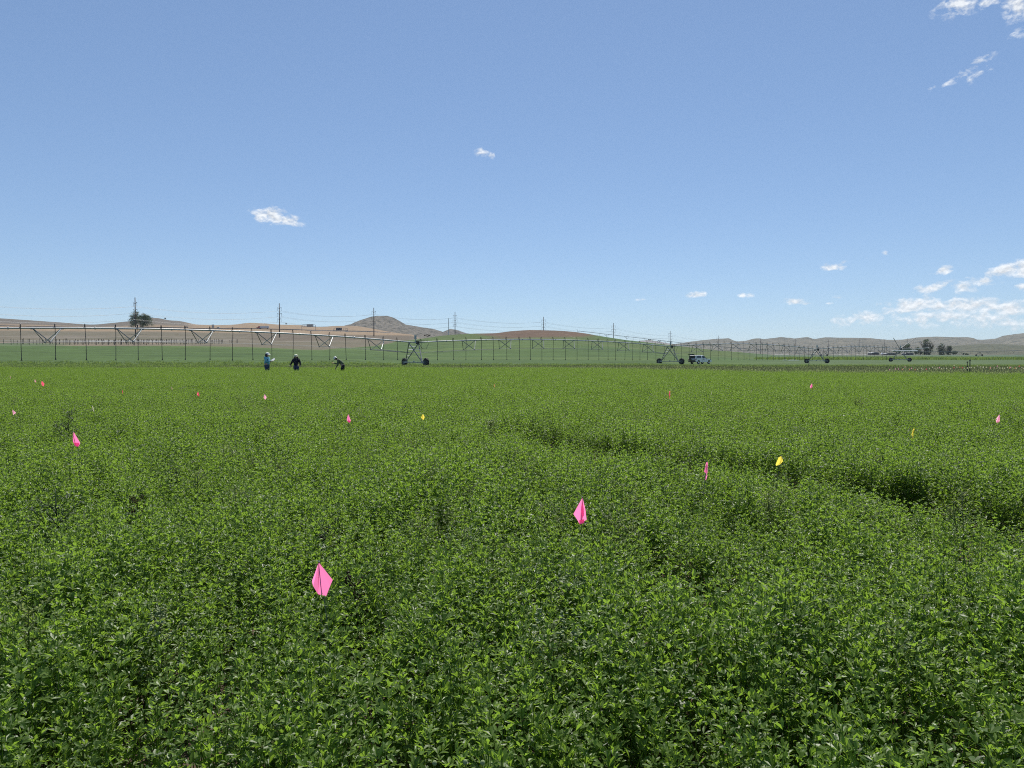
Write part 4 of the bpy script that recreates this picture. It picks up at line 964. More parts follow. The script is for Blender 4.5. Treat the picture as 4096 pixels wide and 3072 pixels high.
# third person, bending
def person_bending():
    x, Y = 1362, 51.0; g = P(x, 1478, Y); gz = hz(g.x, Y)
    root = empty('person', (g.x + .10, Y, gz), rad(184)); tag(root, 'person in olive top and white cap bending down over the crop', 'person')
    k = 0.99; root.scale = (k, k, k)
    hip = (-.08, 0, .90); chest = (.20, 0, 1.16); neck = (.31, 0, 1.25); head = (.42, 0, 1.31)
    kL, kR, fL, fR = (.02, .15, .48), (-.05, -.16, .48), (-.04, .18, .07), (-.08, -.17, .07)
    body = [[(*hip, .14), (.06, 0, 1.03, .12), (*chest, (.14, .12)), (*neck, .056), (.36, 0, 1.275, .052), (*head, (.086, .09)), (.475, 0, 1.35, (.07, .075))]]
    for s, kn, ft in ((1, kL, fL), (-1, kR, fR)):
        body.append([(*hip, .14), (-.06, s * .10, .82, .095), (*kn, .062), (*ft, .048)]); body.append([(*ft, .048), (ft[0] + .03, ft[1], .04, .045), (ft[0] + .17, ft[1], .03, .036)])
    Sh = [(.22, .19, 1.22), (.22, -.19, 1.22)]; El = [(.24, .22, .93), (.36, -.25, .97)]; Wr = [(.38, .18, .70), (.60, -.20, 1.00)]
    hd = [((.5, 0, -.9), (-.4, -.8, 0)), ((.9, .1, .25), (0, .4, .6))]
    arms = []
    for s in (0, 1):
        arms.append([(*chest, (.14, .12)), (*Sh[s], .062), (*El[s], .043), (*Wr[s], .028)]); arms += hand(Wr[s], hd[s][0], hd[s][1], .7)
    skin_part('body', body + arms, M['skin'], root)
    gw = .02
    sh = [[(-.09, 0, .90, (.165, .15)), (.05, 0, 1.04, (.15 + gw, .135)), (*chest, (.165 + gw, .135)), (.285, 0, 1.235, .09), (.315, 0, 1.255, .066)]]
    for s in (0, 1):
        w = Vector(El[s]).lerp(Vector(Wr[s]), .9); sh.append([(*chest, (.165 + gw, .135)), (*Sh[s], .082), (*El[s], .064), (*w, .044)])
    skin_part('shirt', sh, M['olive'], root)
    tr = [[(-.06, 0, .96, (.15, .14)), (-.09, 0, .88, (.175, .155))]]
    for s, kn, ft in ((1, kL, fL), (-1, kR, fR)): tr.append([(-.09, 0, .88, (.175, .155)), (-.07, s * .105, .76, .115), (*kn, .084), (ft[0], ft[1], .10, .072)])
    skin_part('trousers', tr, M['blackcloth'], root)
    bt = MB()
    for ft in (fL, fR): bt.box((ft[0] + .07, ft[1], .045), (.27, .10, .09), None, 0, .85); bt.tube([(ft[0], ft[1], .08), (ft[0], ft[1], .18)], .062, 8)
    bt.build('boots', M['sole'], root, bevel=.015)
    f, u = Vector((.75, 0, -.66)), Vector((.66, 0, .75))
    face_bits(root, head, f, u, .092)
    hr = MB()
    for a in range(-4, 5):
        an = a * .32; s_ = Vector((0, math.sin(an), 0)) * .095; bk = -f * .085 * math.cos(an)
        hr.tube([Vector(head) + u * .06 + s_ * .9 + bk * .9, Vector(head) + s_ + bk, Vector(head) - u * .07 + s_ * .8 + bk * .9], [.03, .034, .015], 6)
    hr.build('hair', M['hair'], root, True)
    cap_hat(root, Vector(head) + u * .045, f, u, M['cap'], .10)
    return root
r3 = person_bending()

# ------------------------------------------------------------------ white pickup with topper
def pickup():
    c = P(2800, 1457, 168.0); gz = hz(c.x, 168.0)
    root = empty('pickup_truck', (c.x, 168.0, gz - 0.02), rad(40)); tag(root, 'white pickup with a canopy, rear hatch raised and tailgate down, parked in the field', 'pickup')
    # +X forward, length 5.9, width 2.0
    def shell(name, side, w0, w1, mat, zsplit, parent=root, bevel=.06):
        # body from a side outline; the upper part leans in
        n = len(side); vs = []
        for s in (-1, 1):
            for x_, z_ in side:
                w = w0 if z_ <= zsplit else w0 + (w1 - w0) * (z_ - zsplit) / (1.93 - zsplit)
                vs.append((x_, s * w, z_))
        m = MB(); m.add(vs, [tuple(range(n))[::-1], tuple(range(n, 2 * n))] + [(i, (i + 1) % n, (i + 1) % n + n, i + n) for i in range(n)])
        return m.build(name, mat, parent, bevel=bevel)
    def arch(xc, r=.47, z=.42, n=7): return [(xc + r * math.cos(a), z + r * math.sin(a) * .98) for a in [math.pi * k / n for k in range(n + 1)]]
    lower = [(-2.62, .50), (-2.90, .58), (-2.93, .95), (-2.93, 1.20), (-.55, 1.22), (1.15, 1.20), (1.75, 1.17), (2.55, 1.08), (2.86, .98), (2.95, .80), (2.95, .55), (2.45, .45)]
    lower = lower[:11] + [(2.93, .42)] + arch(2.02)[0:] + [(1.50, .40), (-1.30, .40)] + arch(-1.78) + [(-2.30, .44)]
    shell('body', lower, .98, .98, M['white'], 5)
    cab = [(-.55, 1.215), (1.22, 1.20), (.98, 1.30), (.42, 1.86), (.10, 1.92), (-.45, 1.93), (-.55, 1.90)]
    shell('cab', cab, .95, .76, M['white'], 1.2)
    cap = [(-2.90, 1.215), (-.60, 1.22), (-.60, 1.93), (-1.6, 1.96), (-2.45, 1.93), (-2.72, 1.86)]
    cp = shell('canopy', cap, .95, .80, M['white'], 1.22)
    def pane(pts, y, name, parent=root, mat='glass'):
        m = MB(); m.add([(x_, y_, z_) for x_, y_, z_ in pts], [tuple(range(len(pts)))]); o = m.build(name, M[mat], parent)
        sd = o.modifiers.new('thickness', 'SOLIDIFY'); sd.thickness = .015; sd.offset = 0; return o
    def yy(z_, w0=.95, w1=.76, zs=1.2): return w0 + (w1 - w0) * (z_ - zs) / (1.93 - zs) + .012
    for s in (-1, 1):
        pane([(q, s * yy(z_, .95, .80, 1.22), z_) for q, z_ in ((-2.42, 1.36), (-.85, 1.36), (-.85, 1.78), (-2.25, 1.78))], 0, 'canopy_window', cp)
        pane([(q, s * yy(z_), z_) for q, z_ in ((-.38, 1.32), (.22, 1.32), (.22, 1.78), (-.38, 1.80))], 0, 'rear_window')
        pane([(q, s * yy(z_), z_) for q, z_ in ((.30, 1.32), (.90, 1.32), (.42, 1.78), (.30, 1.79))], 0, 'front_window')
        for q in (-.42, .26, 1.12):
            m = MB(); m.box((q, s * .985, .82), (.014, .014, .74)); m.build('door_seam', M['dark'], root)
        for q in (-.28, .42):
            m = MB(); m.box((q, s * 1.0, 1.06), (.16, .03, .04)); m.build('door_handle', M['dark'], root)
        m = MB(); m.box((.98, s * 1.10, 1.30), (.12, .22, .20)); m.tube([(.98, s * .95, 1.24), (.98, s * 1.08, 1.26)], .03, 6); m.build('side_mirror', M['dark'], root, bevel=.02)
        m = MB(); m.box((-2.90, s * .87, 1.00), (.10, .18, .36)); m.build('tail_lamp', M['redlamp'], root, bevel=.02)
        m = MB(); m.box((2.84, s * .78, .90), (.16, .30, .16)); m.build('headlight', M['chrome'], root, bevel=.03)
    pane([(1.16, -.80, 1.24), (1.16, .80, 1.24), (.46, .66, 1.83), (.46, -.66, 1.83)], 0, 'windscreen')
    # open rear: dark slab painted as the shade inside, raised hatch, lowered tailgate, load
    m = MB(); m.box((-2.885, 0, 1.30), (.05, 1.60, 1.00), None, 0, .93); m.build('rear_shade_slab', M['dark'], root)
    m = MB(); m.box((-3.06, 0, 2.06), (.92, 1.55, .09), Matrix.Rotation(rad(14), 3, 'Y')); h = m.build('rear_hatch', M['glass'], root, bevel=.02)
    m = MB(); m.tube([(-2.80, -.72, 1.66), (-3.15, -.72, 2.05)], .015, 5); m.tube([(-2.80, .72, 1.66), (-3.15, .72, 2.05)], .015, 5); m.build('hatch_strut', M['dark'], h)
    m = MB(); m.box((-3.20, 0, .80), (.56, 1.55, .07)); m.build('tailgate', M['dark'], root, bevel=.02)
    m = MB(); m.box((-3.02, 0, .55), (.18, 1.85, .20)); m.build('rear_bumper', M['dark'], root, bevel=.04)
    m = MB(); m.box((2.98, 0, .56), (.16, 1.90, .24)); m.build('front_bumper', M['chrome'], root, bevel=.05)
    m = MB(); m.box((2.95, 0, .86), (.04, 1.1, .30)); m.build('grille', M['dark'], root)
    for k, (yy_, sz, mt) in enumerate(((-.45, (.34, .5, .30), 'greybox'), (.12, (.30, .4, .22), 'olive'), (.50, (.3, .32, .42), 'post'))):
        m = MB(); m.box((-3.0, yy_, .84 + sz[2] / 2), sz); m.build('load_box', M[mt], root, bevel=.02)
    for q, r0 in ((2.02, .40), (-1.78, .40)):
        for s in (-1, 1):
            w = MB(); w.lathe([(.24, -.13), (.37, -.14), (r0, -.09), (r0, .09), (.37, .14), (.24, .13)], 24, (0, 0, 0), 'Y', 0)
            w.lathe([(0, .10), (.08, .11), (.20, .08), (.245, .125)], 20, (0, 0, 0), 'Y', 1); w.lathe([(.245, -.125), (.20, -.08), (.08, -.11), (0, -.10)], 20, (0, 0, 0), 'Y', 1)
            o = w.build('wheel', [M['rubber'], M['chrome']], root, True); o.location = (q, s * .86, r0)
pickup()

# ------------------------------------------------------------------ power line
POLES = [(540, 1190), (1117, 1213), (1495, 1231), (1820, 1248), (2174, 1267), (2454, 1292), (2681, 1323), (2873, 1342), (3042, 1355), (3181, 1354), (3315, 1358), (3437, 1355), (3539, 1357), (3630, 1353)]
names = ['in front of the spreading tree at far left', 'second from the left, behind the irrigation boom', 'third from the left, in front of the rocky butte', 'fourth from the left, beside the small butte', 'standing behind the brown crown of the middle hill',
         'sixth from the left, behind the right flank of the hill', 'seventh from the left, above the second wheeled tower', 'eighth from the left, above the white pickup', 'ninth from the left, before the dry hills', 'tenth from the left, above the third wheeled tower',
         'eleventh from the left, before the dry hills', 'twelfth from the left, before the dry hills', 'thirteenth from the left, before the dry hills', 'just right of the boom end struts']
ATT = []
for k, ((x, y), nm) in enumerate(zip(POLES, names)):
    Y = 545 + 95 * k; top = P(x, y, Y); g0 = hz(top.x, Y); g0 = max(g0 - .5, top.z - 42)
    H = top.z - g0
    root = empty('power_pole', (top.x, Y, g0)); tag(root, 'tall dark power pole ' + nm, 'power pole', 'poles of the power line')
    b = MB(); b.tube([(0, 0, -1), (0, 0, H * .5), (0, 0, H)], [.52, .42, .30], 8); b.build('pole_shaft', M['pole'], root, True)
    dn = Vector((.64, .77, 0)); sd = Vector((.77, -.64, 0)); att = []
    for lv, hw in ((.137, 2.9), (.30, 3.2), (.45, 2.6)):
        hh = H - 30 * lv; b = MB()
        for s in (-1, 1): b.tube([Vector((0, 0, hh - .6)), sd * s * hw * .5 + Vector((0, 0, hh + .1)), sd * s * hw + Vector((0, 0, hh + .5))], .15, 5)
        ar = b.build('cross_arm', M['pole'], root)
        for s in (-1, 1):
            b = MB(); b.tube([sd * s * hw + Vector((0, 0, hh + .5)), sd * s * hw + Vector((0, 0, hh - 2.4))], .10, 5); b.build('insulator', M['insul'] if k > 7 else M['wire'], ar)
            att.append(Vector((top.x, Y, g0)) + sd * s * hw + Vector((0, 0, hh - 2.4)))
    ATT.append(att)
prev = [a - (b_ - a) for a, b_ in zip(ATT[0], ATT[1])]
lab = ['upper left', 'upper right', 'middle left', 'middle right', 'lower left', 'lower right']
for w in range(6):
    b = MB(); seq = [prev[w]] + [a[w] for a in ATT]; pts = []
    for a, c in zip(seq, seq[1:]):
        for k in range(8): t = k / 8; q = a.lerp(c, t); q.z -= 3.4 * 4 * t * (1 - t); pts.append(q)
    pts.append(seq[-1]); b.tube(pts, 0.045, 4)
    tag(b.build('power_line_wire', M['wire']), 'sagging %s power line wire strung along the whole row of poles' % lab[w], 'wire', 'power line wires')
t2 = P(1794, 1275, 700); g0 = hz(t2.x, 700); root = empty('slim_pole', (t2.x, 700, g0)); tag(root, 'slim plain pole just left of the fourth power pole', 'pole')
b = MB(); b.tube([(0, 0, 0), (0, 0, t2.z - g0)], [.32, .22], 8); b.build('pole_shaft', M['greybox'], root)
b = MB(); b.lathe([(0, 0), (.4, .05), (.3, .35), (0, .4)], 8, (0, 0, t2.z - g0)); b.build('pole_cap', M['greybox'], root)

# ------------------------------------------------------------------ trees
def tree(name, x, ybase, ytop, Y, wpx, label, seed, lobes=None, leaves=2600, leaf=.55, stems=1, bare=.0, mat='tree', group=None):
    rnd = random.Random(seed); b0 = P(x, ybase, Y); t0 = P(x, ytop, Y); H = t0.z - b0.z; Wd = wpx * Y / F
    gz = hz(b0.x, Y); gz = min(gz, b0.z)
    root = empty(name, (b0.x, Y, b0.z)); tag(root, label, 'tree', group)
    mb = MB(); tips = []
    def limb(p, d, ln, r, lev):
        q = p + d * ln; mid = p.lerp(q, .5) + Vector((rnd.uniform(-.06, .06), rnd.uniform(-.06, .06), 0)) * ln
        mb.tube([p, mid, q], [r, r * .8, r * .55], 6, 0); tips.append(q)
        if lev < 3:
            for k in range(3 if lev else 5):
                az = rnd.uniform(0, 6.28); sp = rnd.uniform(.35, .95)
                nd = (d * math.cos(sp) + Vector((math.cos(az), math.sin(az), .15)) * math.sin(sp)).normalized()
                nd.x *= 1 + .25 * (Wd / max(H, 1) - 1); nd.normalize()
                limb(p.lerp(q, rnd.uniform(.55, 1)), nd, ln * rnd.uniform(.55, .8), r * .5, lev + 1)
    for s in range(stems):
        ox = (s - (stems - 1) / 2) * Wd * .22
        limb(Vector((ox, rnd.uniform(-.3, .3), -1.0)), Vector((rnd.uniform(-.12, .12) + ox * .03, rnd.uniform(-.1, .1), 1)).normalized(), H * .40 + 1, H * .028, 0)
    mb.build('trunk', M['bark'], root)
    lo = lobes or [(0, .68, .5, .30), (-.28, .60, .24, .22), (.28, .60, .26, .24), (0, .86, .28, .14), (-.12, .45, .3, .12), (.3, .42, .2, .14)]
    cr = MB(); tot = sum(l[2] * l[3] for l in lo)
    for (lx, lz, rx, rz) in lo:
        nclump = max(4, int((34 if leaves < 6000 else 90) * rx * rz / tot)); per = int(leaves * rx * rz / tot / nclump)
        for c_ in range(nclump):
            a = rnd.uniform(0, 6.28); ph = math.acos(rnd.uniform(-1, 1)); rr_ = rnd.uniform(.55, 1.0)
            cc = Vector((lx * Wd + rx * Wd * .5 * rr_ * math.sin(ph) * math.cos(a), rx * Wd * .5 * rr_ * math.sin(ph) * math.sin(a), lz * H + rz * H * rr_ * math.cos(ph)))
            cs = rnd.uniform(.05, .10) * H * 1.1; tn = rnd.uniform(.15, .85)
            for k in range(per):
                v = Vector((rnd.gauss(0, 1), rnd.gauss(0, 1), rnd.gauss(0, .7))) * cs * .75
                p = cc + v
                n1 = Vector((rnd.gauss(0, 1), rnd.gauss(0, 1), rnd.gauss(0, 1))).normalized(); n2 = n1.orthogonal().normalized(); n3 = n1.cross(n2); q = leaf * rnd.uniform(.6, 1.2) * .5
                cr.add([p + n2 * q * 1.3, p + n3 * q * .7, p - n2 * q * 1.3, p - n3 * q * .7], [(0, 1, 2, 3)], 0, min(1, max(0, tn + rnd.uniform(-.2, .2))))
    cr.build('crown', M[mat], root, tone=True); return root
tree('spreading_tree', 560, 1318, 1244, 720, 104, 'spreading half-bare cottonwood tree behind the leftmost power pole', 11, [(0, .70, .62, .24), (-.26, .62, .34, .20), (.26, .58, .40, .22), (0, .88, .36, .12), (-.30, .36, .36, .14), (.34, .36, .32, .16), (.1, .42, .5, .14), (-.05, .25, .7, .16), (.05, .6, .8, .25)], 11000, .55)
tree('background_tree', 3708, 1421, 1357, 800, 46, 'tall slender dark tree right of the boom end', 12, [(0, .72, .6, .26), (-.05, .9, .3, .10), (.1, .5, .8, .18), (-.25, .38, .6, .18), (.2, .25, .6, .2), (-.1, .15, .7, .15)], 2000, .8, 3)
tree('background_tree', 3765, 1421, 1374, 800, 34, 'narrow upright tree, left of a close pair on the right', 13, [(0, .75, .4, .25), (-.2, .45, .5, .25), (.2, .3, .5, .25), (0, .15, .7, .15)], 1200, .8, 3)
tree('background_tree', 3794, 1420, 1379, 810, 32, 'narrow upright tree, right of a close pair on the right', 14, [(0, .7, .6, .25), (.2, .45, .6, .25), (-.1, .25, .6, .2), (0, .12, .7, .12)], 1100, .8, 3)
tree('background_tree', 3818, 1419, 1402, 815, 26, 'low rounded bush-like tree right of the close pair', 15, [(0, .5, .9, .4)], 500, .8, 2)
tree('background_tree', 3862, 1421, 1412, 830, 26, 'lowest small shrubby tree in the right background', 16, [(0, .5, 1.0, .45)], 350, .8, 1)
tree('background_tree', 3672, 1421, 1384, 790, 36, 'ragged dark tree just left of the tall slender one', 17, [(0, .6, .7, .3), (.1, .3, .8, .2)], 1000, .8, 3)
tree('background_tree', 3628, 1420, 1372, 790, 46, 'dark tree directly behind the boom end tower', 18, [(0, .65, .7, .3), (-.15, .4, .6, .2), (.2, .35, .6, .2)], 1200, .8, 3)
tree('background_tree', 3588, 1420, 1396, 795, 34, 'low dark tree left of the boom end tower', 19, [(0, .5, .9, .4)], 600, .8, 2)
tree('hill_shrub', 1708, 1346, 1338, 470, 34, 'low reddish shrub on the green hill shoulder below the butte', 20, [(0, .5, 1.0, .45)], 500, .35, 1, mat='dockbrown')
tree('hill_shrub', 1145, 1298, 1292, 1490, 7, 'lone dark shrub on the brown skyline right of the second power pole', 21, [(0, .5, .9, .45)], 120, .9, 1, mat='darkweed')
tree('hill_shrub', 660, 1277, 1270, 1490, 9, 'lone dark shrub on the skyline right of the spreading tree', 22, [(0, .5, .9, .45)], 120, .9, 1, mat='darkweed')
tree('hill_shrub', 2597, 1362, 1356, 4550, 16, 'dark clump of far trees on the pale blue hill', 23, [(0, .5, .9, .45)], 200, 3.0, 1, mat='darkweed')

# ------------------------------------------------------------------ vineyard trellises on the bare slope
pm = MB(); pm.tube([(0, 0, -.3), (0, 0, 1.95)], .085, 6); post_me = pm.mesh('post', M['post'])
rv = random.Random(8)
for k in range(26):
    px0 = -60 + k * 26
    Y0 = 262 + 10 * (k % 3 == 0); X0 = (px0 - CX) / F * Y0
    n = 7 if k < 22 else 5
    root = empty('vineyard_trellis', (X0, Y0, hz(X0, Y0))); tag(root, 'row of dark vineyard posts and wire on the bare slope at left', 'trellis', 'vineyard trellis rows')
    prevt = None; wm = MB()
    for j in range(n):
        X = X0 + j * 2.3 + rv.uniform(-.3, .3); Y = Y0 + j * 13.0; z = hz(X, Y); s = rv.uniform(.75, 1.12)
        o = bpy.data.objects.new('post', post_me); COL.objects.link(o); o.parent = root; o.location = (X - X0, Y - Y0, z - root.location.z); o.scale = (1, 1, s)
        o.rotation_euler = (rv.gauss(0, .04), rv.gauss(0, .04), 0)
        q = Vector((X - X0, Y - Y0, z - root.location.z + 1.2))
        if prevt is not None: wm.tube([prevt, q], .018, 3, 0, False)
        prevt = q
    wm.build('trellis_wire', M['wire'], root)

# ------------------------------------------------------------------ highway things
def road():
    xs = np.linspace(-300, 1560, 90); Yr = 1215.0
    X = np.array([(x - CX) / F * Yr for x in xs]); rows = []
    for dy, dz in ((-6, .2), (-5.5, .9), (5.5, 1.0), (6, .2)): rows.append((X, np.full_like(X, Yr + dy), height(X, np.full_like(X, Yr)) + dz))
    o = grid_mesh('highway', np.stack([r[0] for r in rows]), np.stack([r[1] for r in rows]), np.stack([r[2] for r in rows]), M['asphalt']); tag(o, kind='structure')
road()
def semi():
    c = P(1050, 1314, 1212); gz = hz(c.x, 1212) + 1.0
    root = empty('semi_truck', (c.x, 1212, gz)); tag(root, 'distant lorry with red cab and pale trailer on the highway', 'lorry'); root.scale = (1.0, 1, 1.0)
    b = MB(); b.box((3.2, 0, 2.6), (14.2, 2.6, 2.9)); b.build('trailer', M['trailer'], root, bevel=.05)
    b = MB(); b.box((3.2, 0, 1.0), (13.6, 1.4, .35)); b.build('chassis', M['dark'], root)
    b = MB(); b.prism([(-4.2, .7), (-4.2, 3.9), (-5.6, 3.9), (-6.6, 3.2), (-7.4, 2.0), (-9.3, 1.75), (-9.6, .7)], -1.2, 1.2); b.build('cab', M['red'], root, bevel=.08)
    b = MB(); b.add([(-6.75, -1.22, 2.1), (-5.9, -1.22, 2.1), (-5.9, -1.22, 2.9), (-6.5, -1.22, 2.9)], [(0, 1, 2, 3)]); b.add([(-6.65, -1.0, 3.15), (-6.65, 1.0, 3.15), (-7.38, 1.0, 2.1), (-7.38, -1.0, 2.1)], [(0, 1, 2, 3)]); b.build('cab_glass', M['glass'], root)
    for q in (-8.6, -4.6, -3.5, 7.6, 8.8):
        for s in (-1, 1):
            w = MB(); w.lathe([(0, -.16), (.3, -.16), (.52, -.14), (.52, .14), (.3, .16), (0, .16)], 16, (q, s * 1.05, .52), 'Y'); w.build('wheel', M['rubber'], root)
semi()
def small_vehicle(x, y, label, mat, kind):
    c = P(x, y, 1212); gz = hz(c.x, 1212) + 1.0; root = empty(kind.replace(' ', '_'), (c.x, 1212, gz)); tag(root, label, kind)
    b = MB(); b.prism([(-2.4, .45), (-2.4, 1.0), (-1.5, 1.15), (-.8, 1.75), (1.6, 1.78), (2.3, 1.2), (2.4, .45)], -.95, .95); b.build('body', mat, root, bevel=.08)
    b = MB(); b.add([(-1.3, -.97, 1.15), (1.9, -.97, 1.15), (1.5, -.97, 1.65), (-.7, -.97, 1.65)], [(0, 1, 2, 3)]); b.build('window', M['glass'], root)
    for q in (-1.5, 1.5):
        for s in (-1, 1):
            w = MB(); w.lathe([(0, -.12), (.36, -.12), (.36, .12), (0, .12)], 12, (q, s * .85, .36), 'Y'); w.build('wheel', M['rubber'], root)
small_vehicle(746, 1308, 'small dark car on the highway at left', M['dark'], 'car')
small_vehicle(873, 1312, 'small pale car on the highway behind the boom', M['greybox'], 'car')
def gantry(x0, x1, ytop, ybot, panel, dark, label, Y=1190):
    a, b_ = P(x0, ytop, Y), P(x1, ytop, Y); lo = P(x0, ybot, Y).z; g0 = min(hz(a.x, Y), lo)
    root = empty('highway_sign_gantry', ((a.x + b_.x) / 2, Y, g0)); tag(root, label, 'sign gantry')
    w = (b_.x - a.x) / 2; H = a.z - g0; m = MB()
    for s in (-1, 1): m.tube([(s * w, 0, 0), (s * w, 0, H - 2.2), (s * (w - .6), 0, H - .6), (s * (w - 2.2), 0, H)], .28, 8)
    m.tube([(-w + 2.2, 0, H), (w - 2.2, 0, H)], .25, 8); m.build('gantry_frame', M['galv_dark'], root)
    m = MB(); m.tube([(-w, 0, H - 3.4), (w, 0, H - 3.4)], .25, 8)
    for k in range(11):
        q = -w + 2.2 + (2 * w - 4.4) * k / 10; m.tube([(q, 0, H), (q + (1.0 if k % 2 else -1.0), 0, H - 3.4)], .12, 5)
    m.build('lattice', M['galv_dark'], root)
    p0, p1 = P(panel[0], ytop, Y).x - root.location.x, P(panel[1], ytop, Y).x - root.location.x
    m = MB(); m.box(((p0 + p1) / 2, -.5, H - 1.7), (p1 - p0, .25, 4.2)); pn = m.build('sign_panel', M['signdark' if dark else 'signback'], root, bevel=.05)
    if not dark:
        for k in range(7):
            q = p0 + (p1 - p0) * (k + .5) / 7; m = MB(); m.box((q, -.72, H - 1.7), (.35, .16, 4.6)); m.build('panel_brace', M['galv_dark'], pn)
gantry(1207, 1262, 1298, 1323, (1227, 1252), False, 'distant steel gantry with the ribbed back of a highway sign')
gantry(1334, 1391, 1312, 1331, (1344, 1368), True, 'distant lower gantry with a dark message board')
def sign(x, ytop, ybot, wpx, label, Y=1185):
    a = P(x, ytop, Y); g0 = hz(a.x, Y); root = empty('roadside_sign', (a.x, Y, g0)); tag(root, label, 'road sign'); H = a.z - g0; w = wpx * Y / F / 2; hh = (ybot - ytop) * Y / F
    m = MB()
    for s in (-.6, .6): m.tube([(s * w, 0, 0), (s * w, 0, H - .2)], .16, 6)
    m.build('sign_post', M['galv_dark'], root)
    for k in (-1, 0, 1): m = MB(); m.box((k * w * .66, -.25, H - hh / 2), (w * .58, .15, hh)); m.build('sign_board', M['signback'], root, bevel=.03)
sign(852, 1298, 1311, 10, 'distant roadside sign back left of the lorry')
sign(1386, 1322, 1331, 12, 'distant small sign beside the dark message board gantry')
gx0, gx1 = P(1230, 1330, 1170).x, P(1560, 1330, 1170).x
root = empty('guard_rail', (gx0, 1170, hz(gx0, 1170))); tag(root, 'thin guard rail along the highway below the gantries', 'guard rail')
m = MB(); m.tube([Vector((gx0 + (gx1 - gx0) * k / 20, 1170, hz(gx0 + (gx1 - gx0) * k / 20, 1170) + .8)) - root.location for k in range(21)], .18, 4); m.build('rail', M['rail'], root)
for k in range(21):
    q = Vector((gx0 + (gx1 - gx0) * k / 20, 1170, hz(gx0 + (gx1 - gx0) * k / 20, 1170))) - root.location; m = MB(); m.tube([q, q + Vector((0, 0, .8))], .1, 4); m.build('rail_post', M['post'], root)

# ------------------------------------------------------------------ right background: bags, farmyard, posts
def long_bag(x0, x1, y, Y, rpx, label, name='silage_bag'):
    a, b_ = P(x0, y, Y), P(x1, y, Y); r = rpx * Y / F; root_z = a.z
    n = max(6, int((b_.x - a.x) / 3)); mb = MB(); rr_ = random.Random(int(x0))
    pts = [(a.x + (b_.x - a.x) * k / n, Y + rr_.uniform(-.3, .3), root_z + r * .4) for k in range(n + 1)]
    mb.tube(pts, [r * .3] + [r * rr_.uniform(.8, 1.1) for _ in range(n - 1)] + [r * .3], 8)
    return tag(mb.build(name, M['plastic_white'], None, True), label, 'silage bag')
long_bag(3090, 3410, 1421.5, 900, 1.9, 'long thin white plastic silage bag beyond the third wheeled tower')
long_bag(3418, 3503, 1421.5, 880, 2.0, 'shorter white silage bag, right of the long one')
long_bag(3131, 3150, 1441, 270, 1.2, 'short piece of white pipe lying in the field', 'white_pipe')
long_bag(3152, 3198, 1442, 268, 1.7, 'long white pipe lying in the field left of the third tower', 'white_pipe')
def shed(x, y0, y1, Y, wpx, label, mat='shed'):
    a = P(x, y1, Y); t = P(x, y0, Y); w = wpx * Y / F; h = t.z - a.z
    root = empty('farm_shed', (a.x, Y, a.z)); tag(root, label, 'shed')
    m = MB(); m.box((0, 0, h * .35), (w, 10, h * .7)); m.build('wall', M[mat], root)
    m = MB(); m.prism([(-w / 2 - .4, h * .7), (w / 2 + .4, h * .7), (w / 2 - w * .05, h * .86), (0, h), (-w / 2 + w * .05, h * .86)], -5.4, 5.4); m.build('roof', M['signback'], root)
    m = MB(); m.box((0, -5.05, h * .28), (w * .3, .12, h * .55)); m.build('door', M['dark'], root)
shed(3494, 1409, 1421, 860, 30, 'low dark farm shed in the right background, left of the white tank')
shed(3556, 1412, 1421, 870, 36, 'long low dark shed in the right background, right of the white tank')
shed(3630, 1411, 1421, 875, 30, 'dark shed among the trees behind the boom end')
c = P(3528, 1416, 850); root = empty('storage_tank', (c.x, 850, P(3528, 1421, 850).z)); tag(root, 'small round white storage tank in the farmyard at right', 'tank')
m = MB(); m.lathe([(0, .4), (1.0, .5), (1.4, 1.2), (1.3, 2.0), (.8, 2.6), (.3, 2.8), (0, 2.8)], 16); m.build('tank_shell', M['white'], root, True)
m = MB()
for sx in (-1, 1):
    for sy in (-1, 1): m.tube([(sx * .8, sy * .8, 0), (sx * .8, sy * .8, .9)], .08, 5)
m.build('tank_legs', M['dark'], root)
def field_post(x, y0, y1, Y, label, box=False):
    a = P(x, y0, Y); g0 = hz(a.x, Y); root = empty('field_post', (a.x, Y, g0)); tag(root, label, 'post')
    m = MB(); m.tube([(0, 0, 0), (0, 0, a.z - g0)], .030, 6); m.box((0, 0, a.z - g0), (.09, .07, .05)); m.build('post_shaft', M['dark'], root)
    if box:
        h = a.z - g0
        m = MB(); m.tube([(-.17, 0, 0), (-.17, 0, h - .08)], .018, 6); m.build('instrument_stand', M['dark'], root)
        for q in (.12, .42, .62): m = MB(); m.box((-.17, 0, h - q), (.10, .08, .07)); m.build('instrument_box', M['darkweed' if False else 'dark'], root, bevel=.02)
        m = MB(); m.box((-.08, 0, .05), (.4, .3, .1)); m.build('base_plate', M['greybox'], root)
field_post(3236, 1436, 1470, 78, 'thin dark post in front of the third wheeled tower')
field_post(3880, 1441, 1472, 50, 'dark instrument post standing in the dense flag row', True)

# ------------------------------------------------------------------ haze: the air over the plain
hb = MB(); hb.box((0, 5200, 40), (16000, 11200, 240))
m = bpy.data.materials.new('haze_air'); m.use_nodes = True; nt = m.node_tree; nt.nodes.clear()
o_ = nt.nodes.new('ShaderNodeOutputMaterial'); v_ = nt.nodes.new('ShaderNodeVolumePrincipled'); nt.links.new(v_.outputs[0], o_.inputs['Volume'])
v_.inputs['Color'].default_value = (0.66, 0.78, 0.95, 1); v_.inputs['Density'].default_value = 0.000045; v_.inputs['Anisotropy'].default_value = 0.3
tag(hb.build('haze', m), kind='stuff')

